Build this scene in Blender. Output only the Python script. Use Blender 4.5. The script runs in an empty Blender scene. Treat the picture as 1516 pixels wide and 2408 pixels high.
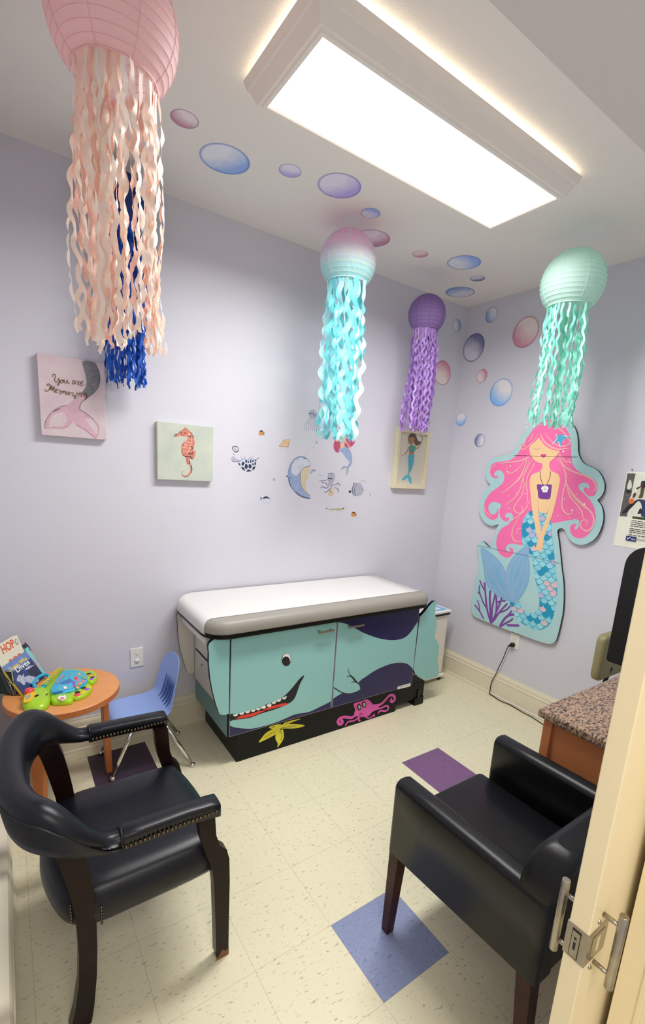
import bpy, bmesh, math, random
from mathutils import Vector, Matrix, Euler
from mathutils.geometry import tessellate_polygon
PI = math.pi
random.seed(7)
SC = bpy.context.scene
COL = SC.collection
# ---------------------------------------------------------------- camera
CAM = Vector((-3.0384, -2.7413, 1.6686))
CROT = Euler((1.3641, -0.0664, -0.6075), 'XYZ')
F_PX, PX, PY = 1104.08, 792.9, 1329.33
RM = CROT.to_matrix()
cd = bpy.data.cameras.new('camera'); cam = bpy.data.objects.new('camera', cd); COL.objects.link(cam)
cam.location = CAM; cam.rotation_euler = CROT
cd.sensor_fit = 'AUTO'; cd.sensor_width = 36; cd.lens = F_PX * 36 / 2408
cd.shift_x = (758 - PX) / 2408; cd.shift_y = (PY - 1204) / 2408
cd.clip_start = 0.01
SC.camera = cam
def at(u, v, ax, val):
    """point of the plane ax = val that the photograph shows at pixel (u, v)"""
    d = RM @ Vector(((u - PX) / F_PX, -(v - PY) / F_PX, -1.0)); i = 'xyz'.index(ax)
    return CAM + d * ((val - CAM[i]) / d[i])
def at_len(u, v, P, L, far=True):
    """point on the ray of pixel (u, v) at distance L from P"""
    d = (RM @ Vector(((u - PX) / F_PX, -(v - PY) / F_PX, -1.0))).normalized()
    m = P - CAM; b = m.dot(d); c = m.dot(m) - L * L; q = max(b * b - c, 0) ** .5
    return CAM + d * (b + q if far else b - q)
def px_r(u, v, u2, ax, val):
    a, b = at(u, v, ax, val), at(u2, v, ax, val); return (a + b) / 2, (a - b).length / 2
# ---------------------------------------------------------------- materials
def lin(h):
    h = h.lstrip('#'); o = []
    for i in (0, 2, 4):
        c = int(h[i:i + 2], 16) / 255; o.append(c / 12.92 if c <= .04045 else ((c + .055) / 1.055) ** 2.4)
    return (*o, 1)
MT = {}
def mat(name, hexc, rough=.5, metal=0, spec=.5, noise=None, bump=None, coat=0, trans=0, alpha=None, emit=None):
    """noise = (scale, second colour, amount), bump = (scale, strength)"""
    if name in MT: return MT[name]
    m = bpy.data.materials.new(name); m.use_nodes = True; nt = m.node_tree; N = nt.nodes; L = nt.links
    b = N['Principled BSDF']; b.inputs['Base Color'].default_value = lin(hexc); b.inputs['Roughness'].default_value = rough
    b.inputs['Metallic'].default_value = metal; b.inputs['Specular IOR Level'].default_value = spec
    b.inputs['Coat Weight'].default_value = coat
    if emit: b.inputs['Emission Color'].default_value = lin(hexc); b.inputs['Emission Strength'].default_value = emit
    tc = None
    if noise or bump: tc = N.new('ShaderNodeTexCoord')
    if noise:
        n = N.new('ShaderNodeTexNoise'); n.inputs['Scale'].default_value = noise[0]; n.inputs['Detail'].default_value = 4
        L.new(tc.outputs['Object'], n.inputs['Vector'])
        r = N.new('ShaderNodeValToRGB'); r.color_ramp.elements[0].position = .5 - .25; r.color_ramp.elements[1].position = .5 + .25
        c1 = lin(hexc); c2 = lin(noise[1]); a = noise[2]
        r.color_ramp.elements[0].color = c1; r.color_ramp.elements[1].color = tuple(c1[i] * (1 - a) + c2[i] * a for i in range(3)) + (1,)
        L.new(n.outputs['Fac'], r.inputs['Fac']); L.new(r.outputs['Color'], b.inputs['Base Color'])
    if bump:
        n2 = N.new('ShaderNodeTexNoise'); n2.inputs['Scale'].default_value = bump[0]; n2.inputs['Detail'].default_value = 3
        L.new(tc.outputs['Object'], n2.inputs['Vector'])
        bp = N.new('ShaderNodeBump'); bp.inputs['Strength'].default_value = bump[1]; bp.inputs['Distance'].default_value = .002
        L.new(n2.outputs['Fac'], bp.inputs['Height']); L.new(bp.outputs['Normal'], b.inputs['Normal'])
    if trans:
        t = N.new('ShaderNodeBsdfTranslucent'); mx = N.new('ShaderNodeMixShader'); mx.inputs[0].default_value = trans
        if noise: L.new(r.outputs['Color'], t.inputs['Color'])
        else: t.inputs['Color'].default_value = lin(hexc)
        L.new(b.outputs[0], mx.inputs[1]); L.new(t.outputs[0], mx.inputs[2]); L.new(mx.outputs[0], N['Material Output'].inputs['Surface'])
    MT[name] = m; return m
def math_node(nt, op, a, b=None, c=None):
    n = nt.nodes.new('ShaderNodeMath'); n.operation = op
    for i, s in enumerate((a, b, c)):
        if s is None: continue
        if isinstance(s, (int, float)): n.inputs[i].default_value = s
        else: nt.links.new(s, n.inputs[i])
    return n.outputs[0]
def mix_rgb(nt, fac, a, b):
    n = nt.nodes.new('ShaderNodeMix'); n.data_type = 'RGBA'
    for s, k in ((fac, 0), (a, 6), (b, 7)):
        if isinstance(s, (int, float)): n.inputs[k].default_value = s
        elif isinstance(s, tuple): n.inputs[k].default_value = s
        else: nt.links.new(s, n.inputs[k])
    return n.outputs[2]
# ---------------------------------------------------------------- mesh builder
class MB:
    def __init__(s): s.v = []; s.f = []; s.mi = []; s.sm = []
    def add(s, vs, fs, mi=0, smooth=False):
        o = len(s.v); s.v += [Vector(p) for p in vs]
        for f in fs: s.f.append([o + i for i in f]); s.mi.append(mi); s.sm.append(smooth)
        return s
    def box(s, x0, x1, y0, y1, z0, z1, mi=0):
        V = [(x, y, z) for z in (z0, z1) for y in (y0, y1) for x in (x0, x1)]
        return s.add(V, [(0, 2, 3, 1), (4, 5, 7, 6), (0, 1, 5, 4), (2, 6, 7, 3), (0, 4, 6, 2), (1, 3, 7, 5)], mi)
    def obox(s, o, a, b, c, mi=0):
        """box from corner o along edge vectors a, b, c"""
        o, a, b, c = map(Vector, (o, a, b, c))
        V = [o + a * i + b * j + c * k for k in (0, 1) for j in (0, 1) for i in (0, 1)]
        return s.add(V, [(0, 2, 3, 1), (4, 5, 7, 6), (0, 1, 5, 4), (2, 6, 7, 3), (0, 4, 6, 2), (1, 3, 7, 5)], mi)
    def loft(s, rings, mi=0, smooth=True, closed=True, caps=True):
        n = len(rings[0]); o = len(s.v)
        for r in rings: s.v += [Vector(p) for p in r]
        for i in range(len(rings) - 1):
            for j in range(n if closed else n - 1):
                k = (j + 1) % n
                s.f.append([o + i * n + j, o + i * n + k, o + (i + 1) * n + k, o + (i + 1) * n + j]); s.mi.append(mi); s.sm.append(smooth)
        if caps and closed:
            for b in (0, (len(rings) - 1) * n):
                s.f.append([o + b + j for j in range(n)]); s.mi.append(mi); s.sm.append(False)
        return s
    def tube(s, path, r, n=10, mi=0, caps=True, flat=1.0):
        path = [Vector(p) for p in path]; rr = r if isinstance(r, (list, tuple)) else [r] * len(path); rings = []; up = None
        for i, p in enumerate(path):
            t = (path[min(i + 1, len(path) - 1)] - path[max(i - 1, 0)])
            t = t.normalized() if t.length > 1e-9 else Vector((0, 0, 1))
            if up is None: up = Vector((0, 0, 1)) if abs(t.z) < .9 else Vector((1, 0, 0))
            a = (up - t * up.dot(t)).normalized(); b = t.cross(a); up = a
            rings.append([p + a * (rr[i] * math.cos(2 * PI * k / n)) + b * (rr[i] * flat * math.sin(2 * PI * k / n)) for k in range(n)])
        return s.loft(rings, mi, True, True, caps)
    def lathe(s, prof, c=(0, 0, 0), n=32, mi=0, axis='z', smooth=True):
        c = Vector(c); rings = []
        for r, h in prof:
            ring = []
            for k in range(n):
                a = 2 * PI * k / n; x, y = max(r, 1e-5) * math.cos(a), max(r, 1e-5) * math.sin(a)
                p = {'z': (x, y, h), 'x': (h, x, y), 'y': (x, h, y)}[axis]; ring.append(c + Vector(p))
            rings.append(ring)
        return s.loft(rings, mi, smooth, True, True)
    def ball(s, c, r, n=16, mi=0, sq=(1, 1, 1)):
        c = Vector(c); rings = []
        for i in range(n // 2 + 1):
            t = PI * i / (n // 2); z = -math.cos(t); q = max(math.sin(t), 1e-4)
            rings.append([c + Vector((q * math.cos(2 * PI * k / n) * r * sq[0], q * math.sin(2 * PI * k / n) * r * sq[1], z * r * sq[2])) for k in range(n)])
        return s.loft(rings, mi, True, True, False)
    def ring(s, c, R, r, axis='z', n=32, m=8, mi=0):
        c = Vector(c); path = []
        for k in range(n + 1):
            a = 2 * PI * k / n; x, y = R * math.cos(a), R * math.sin(a)
            path.append(c + Vector({'z': (x, y, 0), 'x': (0, x, y), 'y': (x, 0, y)}[axis]))
        rings = []
        for i, p in enumerate(path):
            e = (p - c).normalized(); w = Vector({'z': (0, 0, 1), 'x': (1, 0, 0), 'y': (0, 1, 0)}[axis])
            rings.append([p + e * r * math.cos(2 * PI * k / m) + w * r * math.sin(2 * PI * k / m) for k in range(m)])
        return s.loft(rings, mi, True, True, False)
    def fill(s, pts, mi=0):
        pts = [Vector(p) for p in pts]; tris = tessellate_polygon([pts]); return s.add(pts, [tuple(t) for t in tris], mi)
    def prism(s, pts, vec, mi=0, mside=None):
        pts = [Vector(p) for p in pts]; n = len(pts); vec = Vector(vec); tris = tessellate_polygon([pts])
        s.add(pts, [tuple(t) for t in tris], mi); s.add([p + vec for p in pts], [tuple(t) for t in tris], mi)
        ms = mi if mside is None else mside
        return s.add(pts + [p + vec for p in pts], [(i, (i + 1) % n, n + (i + 1) % n, n + i) for i in range(n)], ms)
    def slab(s, x0, x1, y0, y1, z0, z1, rc=(.05,) * 4, re=.02, re2=None, seg=6, mi=0, crown=0):
        """rounded cushion: corner radii rc (x0y0, x1y0, x1y1, x0y1), top edge radius re, bottom edge radius re2"""
        re2 = re if re2 is None else re2
        def outline(ins, z):
            o = []
            for (cx, cy, sx, sy, r, a0) in ((x0, y0, 1, 1, rc[0], PI), (x1, y0, -1, 1, rc[1], 1.5 * PI), (x1, y1, -1, -1, rc[2], 0), (x0, y1, 1, -1, rc[3], .5 * PI)):
                r = max(r, ins + .002)
                for k in range(seg + 1):
                    a = a0 + .5 * PI * k / seg
                    o.append((cx + sx * r + (r - ins) * math.cos(a), cy + sy * r + (r - ins) * math.sin(a), z))
            return o
        rings = []
        for k in range(5):
            a = .5 * PI * k / 4; rings.append(outline(re2 * (1 - math.sin(a)), z0 + re2 * (1 - math.cos(a))))
        for k in range(5):
            a = .5 * PI * k / 4; rings.append(outline(re * (1 - math.cos(a)), z1 - re * (1 - math.sin(a))))
        if crown:
            for i in (.25, .5, .75): rings.append(outline(re + (min(x1 - x0, y1 - y0) / 2 - re) * i * .8, z1 + crown * math.sin(i * PI / 2)))
        return s.loft(rings, mi)
    def build(s, name, mats, parent=None, bevel=0, loc=None, fix=True, seg=2, wn=False):
        mats = mats if isinstance(mats, (list, tuple)) else [mats]
        if parent is None:
            if loc is None:
                lo = [min(v[i] for v in s.v) for i in range(3)]; hi = [max(v[i] for v in s.v) for i in range(3)]
                loc = Vector(((lo[0] + hi[0]) / 2, (lo[1] + hi[1]) / 2, lo[2]))
            off = Vector(loc)
        else:
            off = WL[parent.name]
        me = bpy.data.meshes.new(name); me.from_pydata([v - off for v in s.v], [], s.f)
        for m in mats: me.materials.append(m)
        me.polygons.foreach_set('material_index', s.mi); me.polygons.foreach_set('use_smooth', s.sm)
        if fix:
            bm = bmesh.new(); bm.from_mesh(me); bmesh.ops.recalc_face_normals(bm, faces=bm.faces); bm.to_mesh(me); bm.free()
        me.update()
        o = bpy.data.objects.new(name, me); COL.objects.link(o)
        if parent is None: o.location = off; WL[o.name] = Vector(off)
        else: o.parent = parent; WL[o.name] = Vector(off)
        if bevel:
            b = o.modifiers.new('bevel', 'BEVEL'); b.width = bevel; b.segments = seg; b.limit_method = 'ANGLE'; b.angle_limit = .6
        return o
WL = {}
def tag(o, label, cat, group=None, kind=None):
    if label: o['label'] = label
    if cat: o['category'] = cat
    if group: o['group'] = group
    if kind: o['kind'] = kind
    return o
def thing(name, label, cat, loc, group=None):
    o = bpy.data.objects.new(name, None); COL.objects.link(o); o.location = loc; o.empty_display_size = .05
    WL[o.name] = Vector(loc); return tag(o, label, cat, group)
def struct(o): o['kind'] = 'structure'; return o
def smooth_loop(P, k=4, closed=True):
    P = [Vector(p) for p in P]; n = len(P); out = []
    rng = range(n) if closed else range(n - 1)
    for i in rng:
        g = (lambda j: P[j % n]) if closed else (lambda j: P[min(max(j, 0), n - 1)])
        a, b, c, d = g(i - 1), g(i), g(i + 1), g(i + 2)
        for t in range(k):
            u = t / k
            out.append(.5 * ((2 * b) + (c - a) * u + (2 * a - 5 * b + 4 * c - d) * u * u + (3 * b - a - 3 * c + d) * u ** 3))
    if not closed: out.append(P[-1])
    return out
# ---------------------------------------------------------------- flat art drawn on a plane
class Art(MB):
    """paint on the plane ax = val; every layer lies a hair above the one before, side = direction into the room"""
    def __init__(s, ax, val, side=-1, step=.00006, start=.0004, crop=None):
        MB.__init__(s); s.ax = ax; s.val = val; s.side = side; s.step = step; s.h = start; s.mats = []; s.crop = crop
    def m(s, mt):
        if mt not in s.mats: s.mats.append(mt)
        return s.mats.index(mt)
    def P(s, q):
        if s.crop: k, ox, oy = s.crop; q = (ox + q[0] / k, oy + q[1] / k)
        return at(q[0], q[1], s.ax, s.val)
    def up(s, p):
        p = Vector(p); p['xyz'.index(s.ax)] = s.val + s.side * s.h; return p
    def poly(s, pts, mt, k=4, world=False):
        s.h += s.step; W = [Vector(p) for p in pts] if world else [s.P(q) for q in pts]
        if k > 1: W = smooth_loop(W, k)
        W = [s.up(p) for p in W]; s.fill(W, s.m(mt)); return W
    def stroke(s, pts, w, mt, k=4, taper=False, world=False):
        s.h += s.step; W = [Vector(p) for p in pts] if world else [s.P(q) for q in pts]
        if k > 1 and len(W) > 2: W = smooth_loop(W, k, False)
        W = [s.up(p) for p in W]; n = Vector((0, 0, 0)); n['xyz'.index(s.ax)] = 1; vs = []; N = len(W)
        for i, p in enumerate(W):
            t = (W[min(i + 1, N - 1)] - W[max(i - 1, 0)])
            t = t.normalized() if t.length > 1e-9 else Vector((0, 0, 1)); b = n.cross(t)
            ww = w[min(int(i / N * len(w)), len(w) - 1)] if isinstance(w, (list, tuple)) else w
            if taper: ww = w * (.25 + .75 * math.sin(PI * (i + .5) / N) ** .6)
            vs += [p + b * ww / 2, p - b * ww / 2]
        s.add(vs, [(2 * i, 2 * i + 1, 2 * i + 3, 2 * i + 2) for i in range(N - 1)], s.m(mt))
    def dot(s, q, r, mt, n=12, world=False, sq=1):
        s.h += s.step; c = Vector(q) if world else s.P(q); i = 'xyz'.index(s.ax); a, b = [j for j in range(3) if j != i]; V = []
        for k in range(n):
            p = Vector(c); p[a] += r * math.cos(2 * PI * k / n); p[b] += r * sq * math.sin(2 * PI * k / n); V.append(s.up(p))
        s.add(V, [tuple(range(n))], s.m(mt))
    def done(s, name, parent=None, **kw): return s.build(name, s.mats, parent, fix=False, **kw)
def text_geo(txt, size=1, bold=0):
    cu = bpy.data.curves.new('t', 'FONT'); cu.body = txt; cu.size = size; cu.offset = bold; cu.resolution_u = 3
    ob = bpy.data.objects.new('t', cu); COL.objects.link(ob); dg = bpy.context.evaluated_depsgraph_get()
    me = bpy.data.meshes.new_from_object(ob.evaluated_get(dg)); V = [Vector(v.co) for v in me.vertices]; Fc = [tuple(p.vertices) for p in me.polygons]
    bpy.data.objects.remove(ob); bpy.data.curves.remove(cu); bpy.data.meshes.remove(me); return V, Fc
def put_text(mb, txt, o, ex, ey, width, mi, lift=None, bold=0, hgt=None):
    """text on the plane spanned by ex (reading direction) and ey (up), scaled to width"""
    V, Fc = text_geo(txt, 1, bold); w = max(v.x for v in V) - min(v.x for v in V); h = max(v.y for v in V) - min(v.y for v in V)
    k = width / w; k2 = k if hgt is None else hgt / h; o, ex, ey = Vector(o), Vector(ex).normalized(), Vector(ey).normalized()
    n = lift if lift is not None else Vector((0, 0, 0)); x0 = min(v.x for v in V)
    mb.add([o + ex * (v.x - x0) * k + ey * v.y * k2 + n for v in V], Fc, mi)
# ---------------------------------------------------------------- palette
M_wall = mat('lavender_wall_paint', 'd6d5de', .6, spec=.3, noise=(1.2, 'd2d1da', .5), bump=(260, .25))
M_ceil = mat('ceiling_paint', 'f0ebe4', .8, spec=.2, noise=(2, 'ebe6e0', .5), bump=(160, .5))
M_trim = mat('cream_trim_paint', 'e6dfc8', .35, spec=.4, noise=(3, 'e0d8c0', .5))
M_door = mat('cream_door_paint', 'f2e4bc', .34, spec=.4, noise=(5, 'e8d6aa', .45), bump=(60, .08))
M_blackv = mat('black_vinyl', '0d0d10', .36, spec=.32, noise=(9, '121317', .6), bump=(600, .12))
M_navyv = mat('dark_navy_vinyl', '0b0d15', .33, spec=.38, noise=(8, '10131d', .7), bump=(600, .12))
M_espresso = mat('espresso_wood', '2c1210', .35, spec=.2, noise=(14, '4a1f1a', .6))
M_darkwood = mat('black_brown_wood', '0e0605', .3, spec=.2, noise=(18, '26100c', .7))
M_brass = mat('antique_brass', '6e5f48', .35, 1)
M_chrome = mat('chrome', 'd8d8d2', .12, 1)
M_steel = mat('brushed_steel', 'b4ada0', .32, 1, noise=(60, '9c958a', .6))
M_black = mat('black_laminate', '08090b', .4, spec=.25)
M_blackp = mat('black_plastic', '0b0b0c', .4, spec=.5)
M_white = mat('white_plastic', 'efeee8', .35)
M_teal = mat('whale_teal_laminate', '93cbc8', .35, spec=.5, noise=(2, '8cc3c4', .5))
M_tealside = mat('whale_side_shaded_laminate', '6e9698', .4)  # teal darkened to put the side's dimmer light into its colour
M_navy = mat('navy_laminate', '1c1850', .3, spec=.5)
M_whale_beige = mat('beige_laminate', 'ddd6cc', .4)
M_grayv = mat('grey_vinyl', '98948b', .4, spec=.4, bump=(300, .2))
M_paper = mat('exam_paper', 'dddcd9', .8, spec=.1, bump=(700, .35))
M_orange = mat('maple_laminate', 'e6a062', .35, noise=(6, 'd88c50', .6))
M_orange_e = mat('maple_edge', 'c4753e', .4, noise=(12, 'b46632', .6))
M_blueplastic = mat('periwinkle_plastic', '9ab6f0', .42, spec=.45)
M_ink = mat('black_ink', '15151a', .6)
M_pwhite = mat('white_print', 'f2f0ea', .6)
# ---------------------------------------------------------------- room shell
H = 2.944; XL = -3.150; TS = .3048; X0 = -2.1484; Y0 = -1.6122; YS = -2.402
def floor_material(name, base, fleck, fleck2, dark=0):
    m = bpy.data.materials.new(name); m.use_nodes = True; nt = m.node_tree; N = nt.nodes; L = nt.links; b = N['Principled BSDF']
    g = N.new('ShaderNodeNewGeometry'); mp = N.new('ShaderNodeMapping'); mp.inputs['Location'].default_value = (-X0, -Y0, 0); L.new(g.outputs['Position'], mp.inputs['Vector'])
    sep = N.new('ShaderNodeSeparateXYZ'); L.new(mp.outputs[0], sep.inputs[0])
    ds = []
    for k in ('X', 'Y'):
        a = math_node(nt, 'DIVIDE', sep.outputs[k], TS); a = math_node(nt, 'FRACT', a); a = math_node(nt, 'SUBTRACT', a, .5); a = math_node(nt, 'ABSOLUTE', a); ds.append(a)
    e = math_node(nt, 'MAXIMUM', *ds); line = math_node(nt, 'GREATER_THAN', e, .5 - .0022)
    m2 = N.new('ShaderNodeMapping'); m2.inputs['Rotation'].default_value = (0, 0, .45); m2.inputs['Scale'].default_value = (40, 120, 1); L.new(g.outputs['Position'], m2.inputs['Vector'])
    n1 = N.new('ShaderNodeTexNoise'); n1.inputs['Scale'].default_value = 1; n1.inputs['Detail'].default_value = 2.5; L.new(m2.outputs[0], n1.inputs['Vector'])
    r1 = N.new('ShaderNodeValToRGB'); r1.color_ramp.elements[0].position = .62; r1.color_ramp.elements[1].position = .70; L.new(n1.outputs['Fac'], r1.inputs['Fac'])
    n2 = N.new('ShaderNodeTexNoise'); n2.inputs['Scale'].default_value = 1.6; n2.inputs['Detail'].default_value = 2; L.new(m2.outputs[0], n2.inputs['Vector'])
    r2 = N.new('ShaderNodeValToRGB'); r2.color_ramp.elements[0].position = .58; r2.color_ramp.elements[1].position = .66; L.new(n2.outputs['Fac'], r2.inputs['Fac'])
    n3 = N.new('ShaderNodeTexNoise'); n3.inputs['Scale'].default_value = 3.2; n3.inputs['Detail'].default_value = 3; L.new(g.outputs['Position'], n3.inputs['Vector'])
    c = mix_rgb(nt, n3.outputs['Fac'], lin(base), tuple(min(1, x * .93) for x in lin(base)[:3]) + (1,))
    f2 = math_node(nt, 'MULTIPLY', r2.outputs['Color'], .5); c = mix_rgb(nt, f2, c, lin(fleck2))
    f1 = math_node(nt, 'MULTIPLY', r1.outputs['Color'], .8); c = mix_rgb(nt, f1, c, lin(fleck))
    fl = math_node(nt, 'MULTIPLY', line, .45); c = mix_rgb(nt, fl, c, lin('6e5c48'))
    L.new(c, b.inputs['Base Color']); b.inputs['Roughness'].default_value = .36; b.inputs['Specular IOR Level'].default_value = .4
    bp = N.new('ShaderNodeBump'); bp.inputs['Strength'].default_value = .15; bp.inputs['Distance'].default_value = .001; L.new(n3.outputs['Fac'], bp.inputs['Height']); L.new(bp.outputs[0], b.inputs['Normal'])
    return m
F_cream = floor_material('cream_vinyl_tile', 'e3ddbe', 'a69c80', 'd6ceb0')
F_blue = floor_material('blue_vinyl_tile', '8791b4', '5b6b94', 'a2adca')
F_purple = floor_material('purple_vinyl_tile', '7a5780', '503654', '94729a')
F_dark = floor_material('dark_plum_vinyl_tile', '3c2c40', '221a28', '4c3c50')
fl = MB(); special = {(0, 0): 1, (3, -2): 2, (-2, -5): 3}
i0, i1, j0, j1 = -7, 7, -6, 9
for i in range(i0, i1 + 1):
    for j in range(j0, j1 + 1):
        x = X0 + i * TS; y = Y0 - j * TS
        xa, xb = max(x, -4.2), min(x + TS, .1); ya, yb = max(y - TS, -4.2), min(y, .1)
        if xa >= xb or ya >= yb: continue
        fl.add([(xa, ya, 0), (xb, ya, 0), (xb, yb, 0), (xa, yb, 0)], [(0, 1, 2, 3)], special.get((i, j), 0))
fl.box(-4.2, .1, -4.2, .1, -.1, -.001, 0)
fo = fl.build('floor', [F_cream, F_blue, F_purple, F_dark], loc=(0, 0, 0), fix=False); struct(fo)
def wall(name, *b, m=M_wall): return struct(MB().box(*b).build(name, m))
wall('wall_back', XL - .1, .1, 0, .1, 0, H + .1)
wall('wall_right', 0, .1, -2.6, 0, 0, H + .1)
wall('wall_left', XL - .1, XL, -2.6, 0, 0, H + .1)
c = MB(); c.box(XL - .1, .1, -1.77, .1, H, H + .1); c.box(XL - .1, .1, -2.6, -1.7701, H - .010, H + .1)
c.box(XL - .1, .1, -1.835, -1.7701, H - .013, H - .010)
struct(c.build('ceiling', M_ceil, bevel=.002))
# south wall with the pocket for the sliding door
sw = MB(); sw.box(-2.14, 0, YS - .05, YS, 0, H); sw.box(-2.14, 0, -2.60, -2.499, 0, H); sw.box(XL, -2.14, -2.60, YS, 2.06, H)
struct(sw.build('wall_front', M_wall))
tj = MB(); tj.box(-2.158, -2.14, -2.603, -2.4985, 0, 2.06); tj.box(-2.158, -2.14, -2.446, -2.402, 0, 2.06); tj.box(-2.152, -2.03, -2.618, -2.603, 0, 2.12)
tj.box(-2.1605, -2.158, -2.545, -2.536, 0, 2.06)
struct(tj.build('trim_1', M_door, bevel=.0015))
# hallway outside the doorway
wall('wall_hallway_back', -4.2, .1, -4.2, -4.1, 0, 2.75); wall('wall_hallway_left', -4.2, -4.1, -4.1, -2.6, 0, 2.75); wall('wall_hallway_right', -.3, -.2, -4.1, -2.6, 0, 2.75)
wall('wall_hallway_front', -4.1, XL - .1, -2.6, -2.5, 0, 2.75)
struct(MB().box(-4.2, .1, -4.2, -2.6, 2.65, 2.75).build('ceiling_hallway', M_ceil))
def baseboard(name, a, b, n):
    """moulded board from a to b along the wall foot, n = direction into the room"""
    a, b, n = Vector(a), Vector(b), Vector(n); ex = .028 if n.x > 0 else 0; prof = [(0, 0), (.020, 0), (.020, .014), (.014, .02), (.014, .135), (.017, .14), (.017, .147), (.013, .152), (.013, .172), (.010, .182), (.006, .190), (.006, .198), (0, .198)]
    r = [[p + n * (d + (ex if d else 0)) + Vector((0, 0, h)) for d, h in prof] for p in (a, b)]
    return struct(MB().loft(r, smooth=False).build(name, M_trim))
baseboard('baseboard_back', (XL, 0, 0), (0, 0, 0), (0, -1, 0)); baseboard('baseboard_right', (0, 0, 0), (0, YS, 0), (-1, 0, 0)); baseboard('baseboard_left', (XL, 0, 0), (XL, -2.6, 0), (1, 0, 0))
# ---------------------------------------------------------------- ceiling light
M_lightframe = mat('white_painted_wood', 'efe9e0', .5)
M_diff = mat('lit_diffuser', 'fff8ee', .5, emit=1.0)
L_t = thing('ceiling_light', 'large rectangular ceiling light with moulded off-white wooden frame and glowing panel', 'ceiling light', (-1.63, -1.19, H - .1))
fx0, fx1, fy0, fy1, fz = -2.225, -1.030, -1.362, -1.014, 2.852
def rect_frame(mb, prof):
    rings = [[(fx0 - d, fy0 - d, z), (fx1 + d, fy0 - d, z), (fx1 + d, fy1 + d, z), (fx0 - d, fy1 + d, z)] for d, z in prof]
    n = len(rings)
    for i in range(n):
        a, b = rings[i], rings[(i + 1) % n]
        for j in range(4): k = (j + 1) % 4; mb.add([a[j], a[k], b[k], b[j]], [(0, 1, 2, 3)])
fm = MB(); rect_frame(fm, [(0, fz), (0, fz - .006), (.012, fz - .006), (.016, fz), (.024, fz + .002), (.03, fz + .012), (.046, fz + .040), (.052, fz + .044), (.060, fz + .070), (.062, H - .018), (.05, H - .018), (.02, fz + .02)])
fm.build('frame', M_lightframe, L_t)
dm = MB().box(fx0 - .004, fx1 + .004, fy0 - .004, fy1 + .004, fz, fz + .004); dif = dm.build('diffuser', M_diff, L_t)
hs = MB(); hs.box(fx0 + .05, fx1 - .05, fy0 + .05, fy1 - .05, H - .03, H - .0005); hs.build('housing', M_white, L_t)
M_tube = mat('lamp_tube_glow', 'fff4e4', .5, emit=8)
for yy in (fy0 + .03, (fy0 + fy1) / 2, fy1 - .03):
    MB().tube([(fx0 + .02, yy, H - .035), (fx1 - .02, yy, H - .035)], .012, 10).build('lamp_tube', M_tube, L_t)
# ---------------------------------------------------------------- whale exam table
T = thing('exam_table', 'exam table painted as a smiling teal whale, white paper on its grey pad', 'exam table', (-1.43, -.29, 0))
YF = -.558
b = MB(); b.box(-2.128, -.752, YF + .02, -.03, .33, .785, 1); b.box(-2.128, -.752, YF + .02, -.03, .178, .33, 0)
b.box(-2.128, -2.122, YF, YF + .02, .178, .786, 2); b.build('cabinet_body', [M_tealside, M_whale_beige, M_black], T, bevel=.002)
b = MB(); b.box(-2.066, -.868, -.535, -.03, 0, .178); b.box(-.868, -.60, -.535, -.06, .05, .178); b.box(-.69, -.603, -.545, -.45, 0, .06); b.box(-.69, -.603, -.12, -.05, 0, .06)
b.build('plinth', M_black, T, bevel=.003)
MB().box(-.665, -.645, -.5455, -.5445, .06, .12).build('foot_slot', M_blackp, T)
# doors with the painting
def crW(a, b_): return (600 + a / 3.4455, 1400 + b_ / 3.4455)
def crV(a, b_): return (400 + a / 5.733, 1380 + b_ / 5.733)
def clipx(W, xa=None, xb=None, za=None, zb=None):
    o = []
    for p in W:
        p = Vector(p)
        if xa is not None: p.x = max(p.x, xa)
        if xb is not None: p.x = min(p.x, xb)
        if za is not None: p.z = max(p.z, za)
        if zb is not None: p.z = min(p.z, zb)
        o.append(p)
    return o
M_red = mat('tongue_red', 'e3392c', .4); M_yellow = mat('starfish_yellow', 'e2d835', .4); M_pinkoct = mat('octopus_pink', 'e25bb4', .4)
M_edge = mat('door_edge_lilac', '9a94a8', .4)
ZB, ZT = .188, .786
def door(name, xa, xb, side):
    d = MB(); d.box(xa, xb, YF, YF + .018, ZB, ZT, 1); d.add([(xa + .003, YF - .0003, ZB + .003), (xb - .003, YF - .0003, ZB + .003), (xb - .003, YF - .0003, ZT - .002), (xa + .003, YF - .0003, ZT - .002)], [(0, 1, 2, 3)], 0)
    return d.build(name, [M_teal, M_edge], T)
XS = -1.445
dl = door('cabinet_door', -2.1215, XS - .003, 0); dr = door('cabinet_door', XS + .003, -.757, 1)
def wp(pts, f=crW): return [at(*f(*q), 'y', YF) for q in pts]
A = Art('y', YF, -1, start=.0006)
# navy sea on the left door
low = smooth_loop(wp([(800, 1865), (850, 1890), (950, 1905), (1050, 1912), (1140, 1905)], crV) + wp([(80, 1056), (170, 1028), (260, 990), (330, 962), (430, 945), (520, 905), (600, 865), (612, 855)]), 4, False)
A.poly(clipx(low + [Vector((XS - .006, YF, ZB + .003)), Vector((-2.1185, YF, ZB + .003))], -2.1185, XS - .006, ZB + .003), M_navy, 1, True)
A.poly(clipx(smooth_loop(wp([(550, 212), (600, 214), (650, 217), (675, 219)]), 3, False) + [Vector((XS - .006, YF, ZT - .002))], -2.105, XS - .006, None, ZT - .003), M_navy, 1, True)
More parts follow.
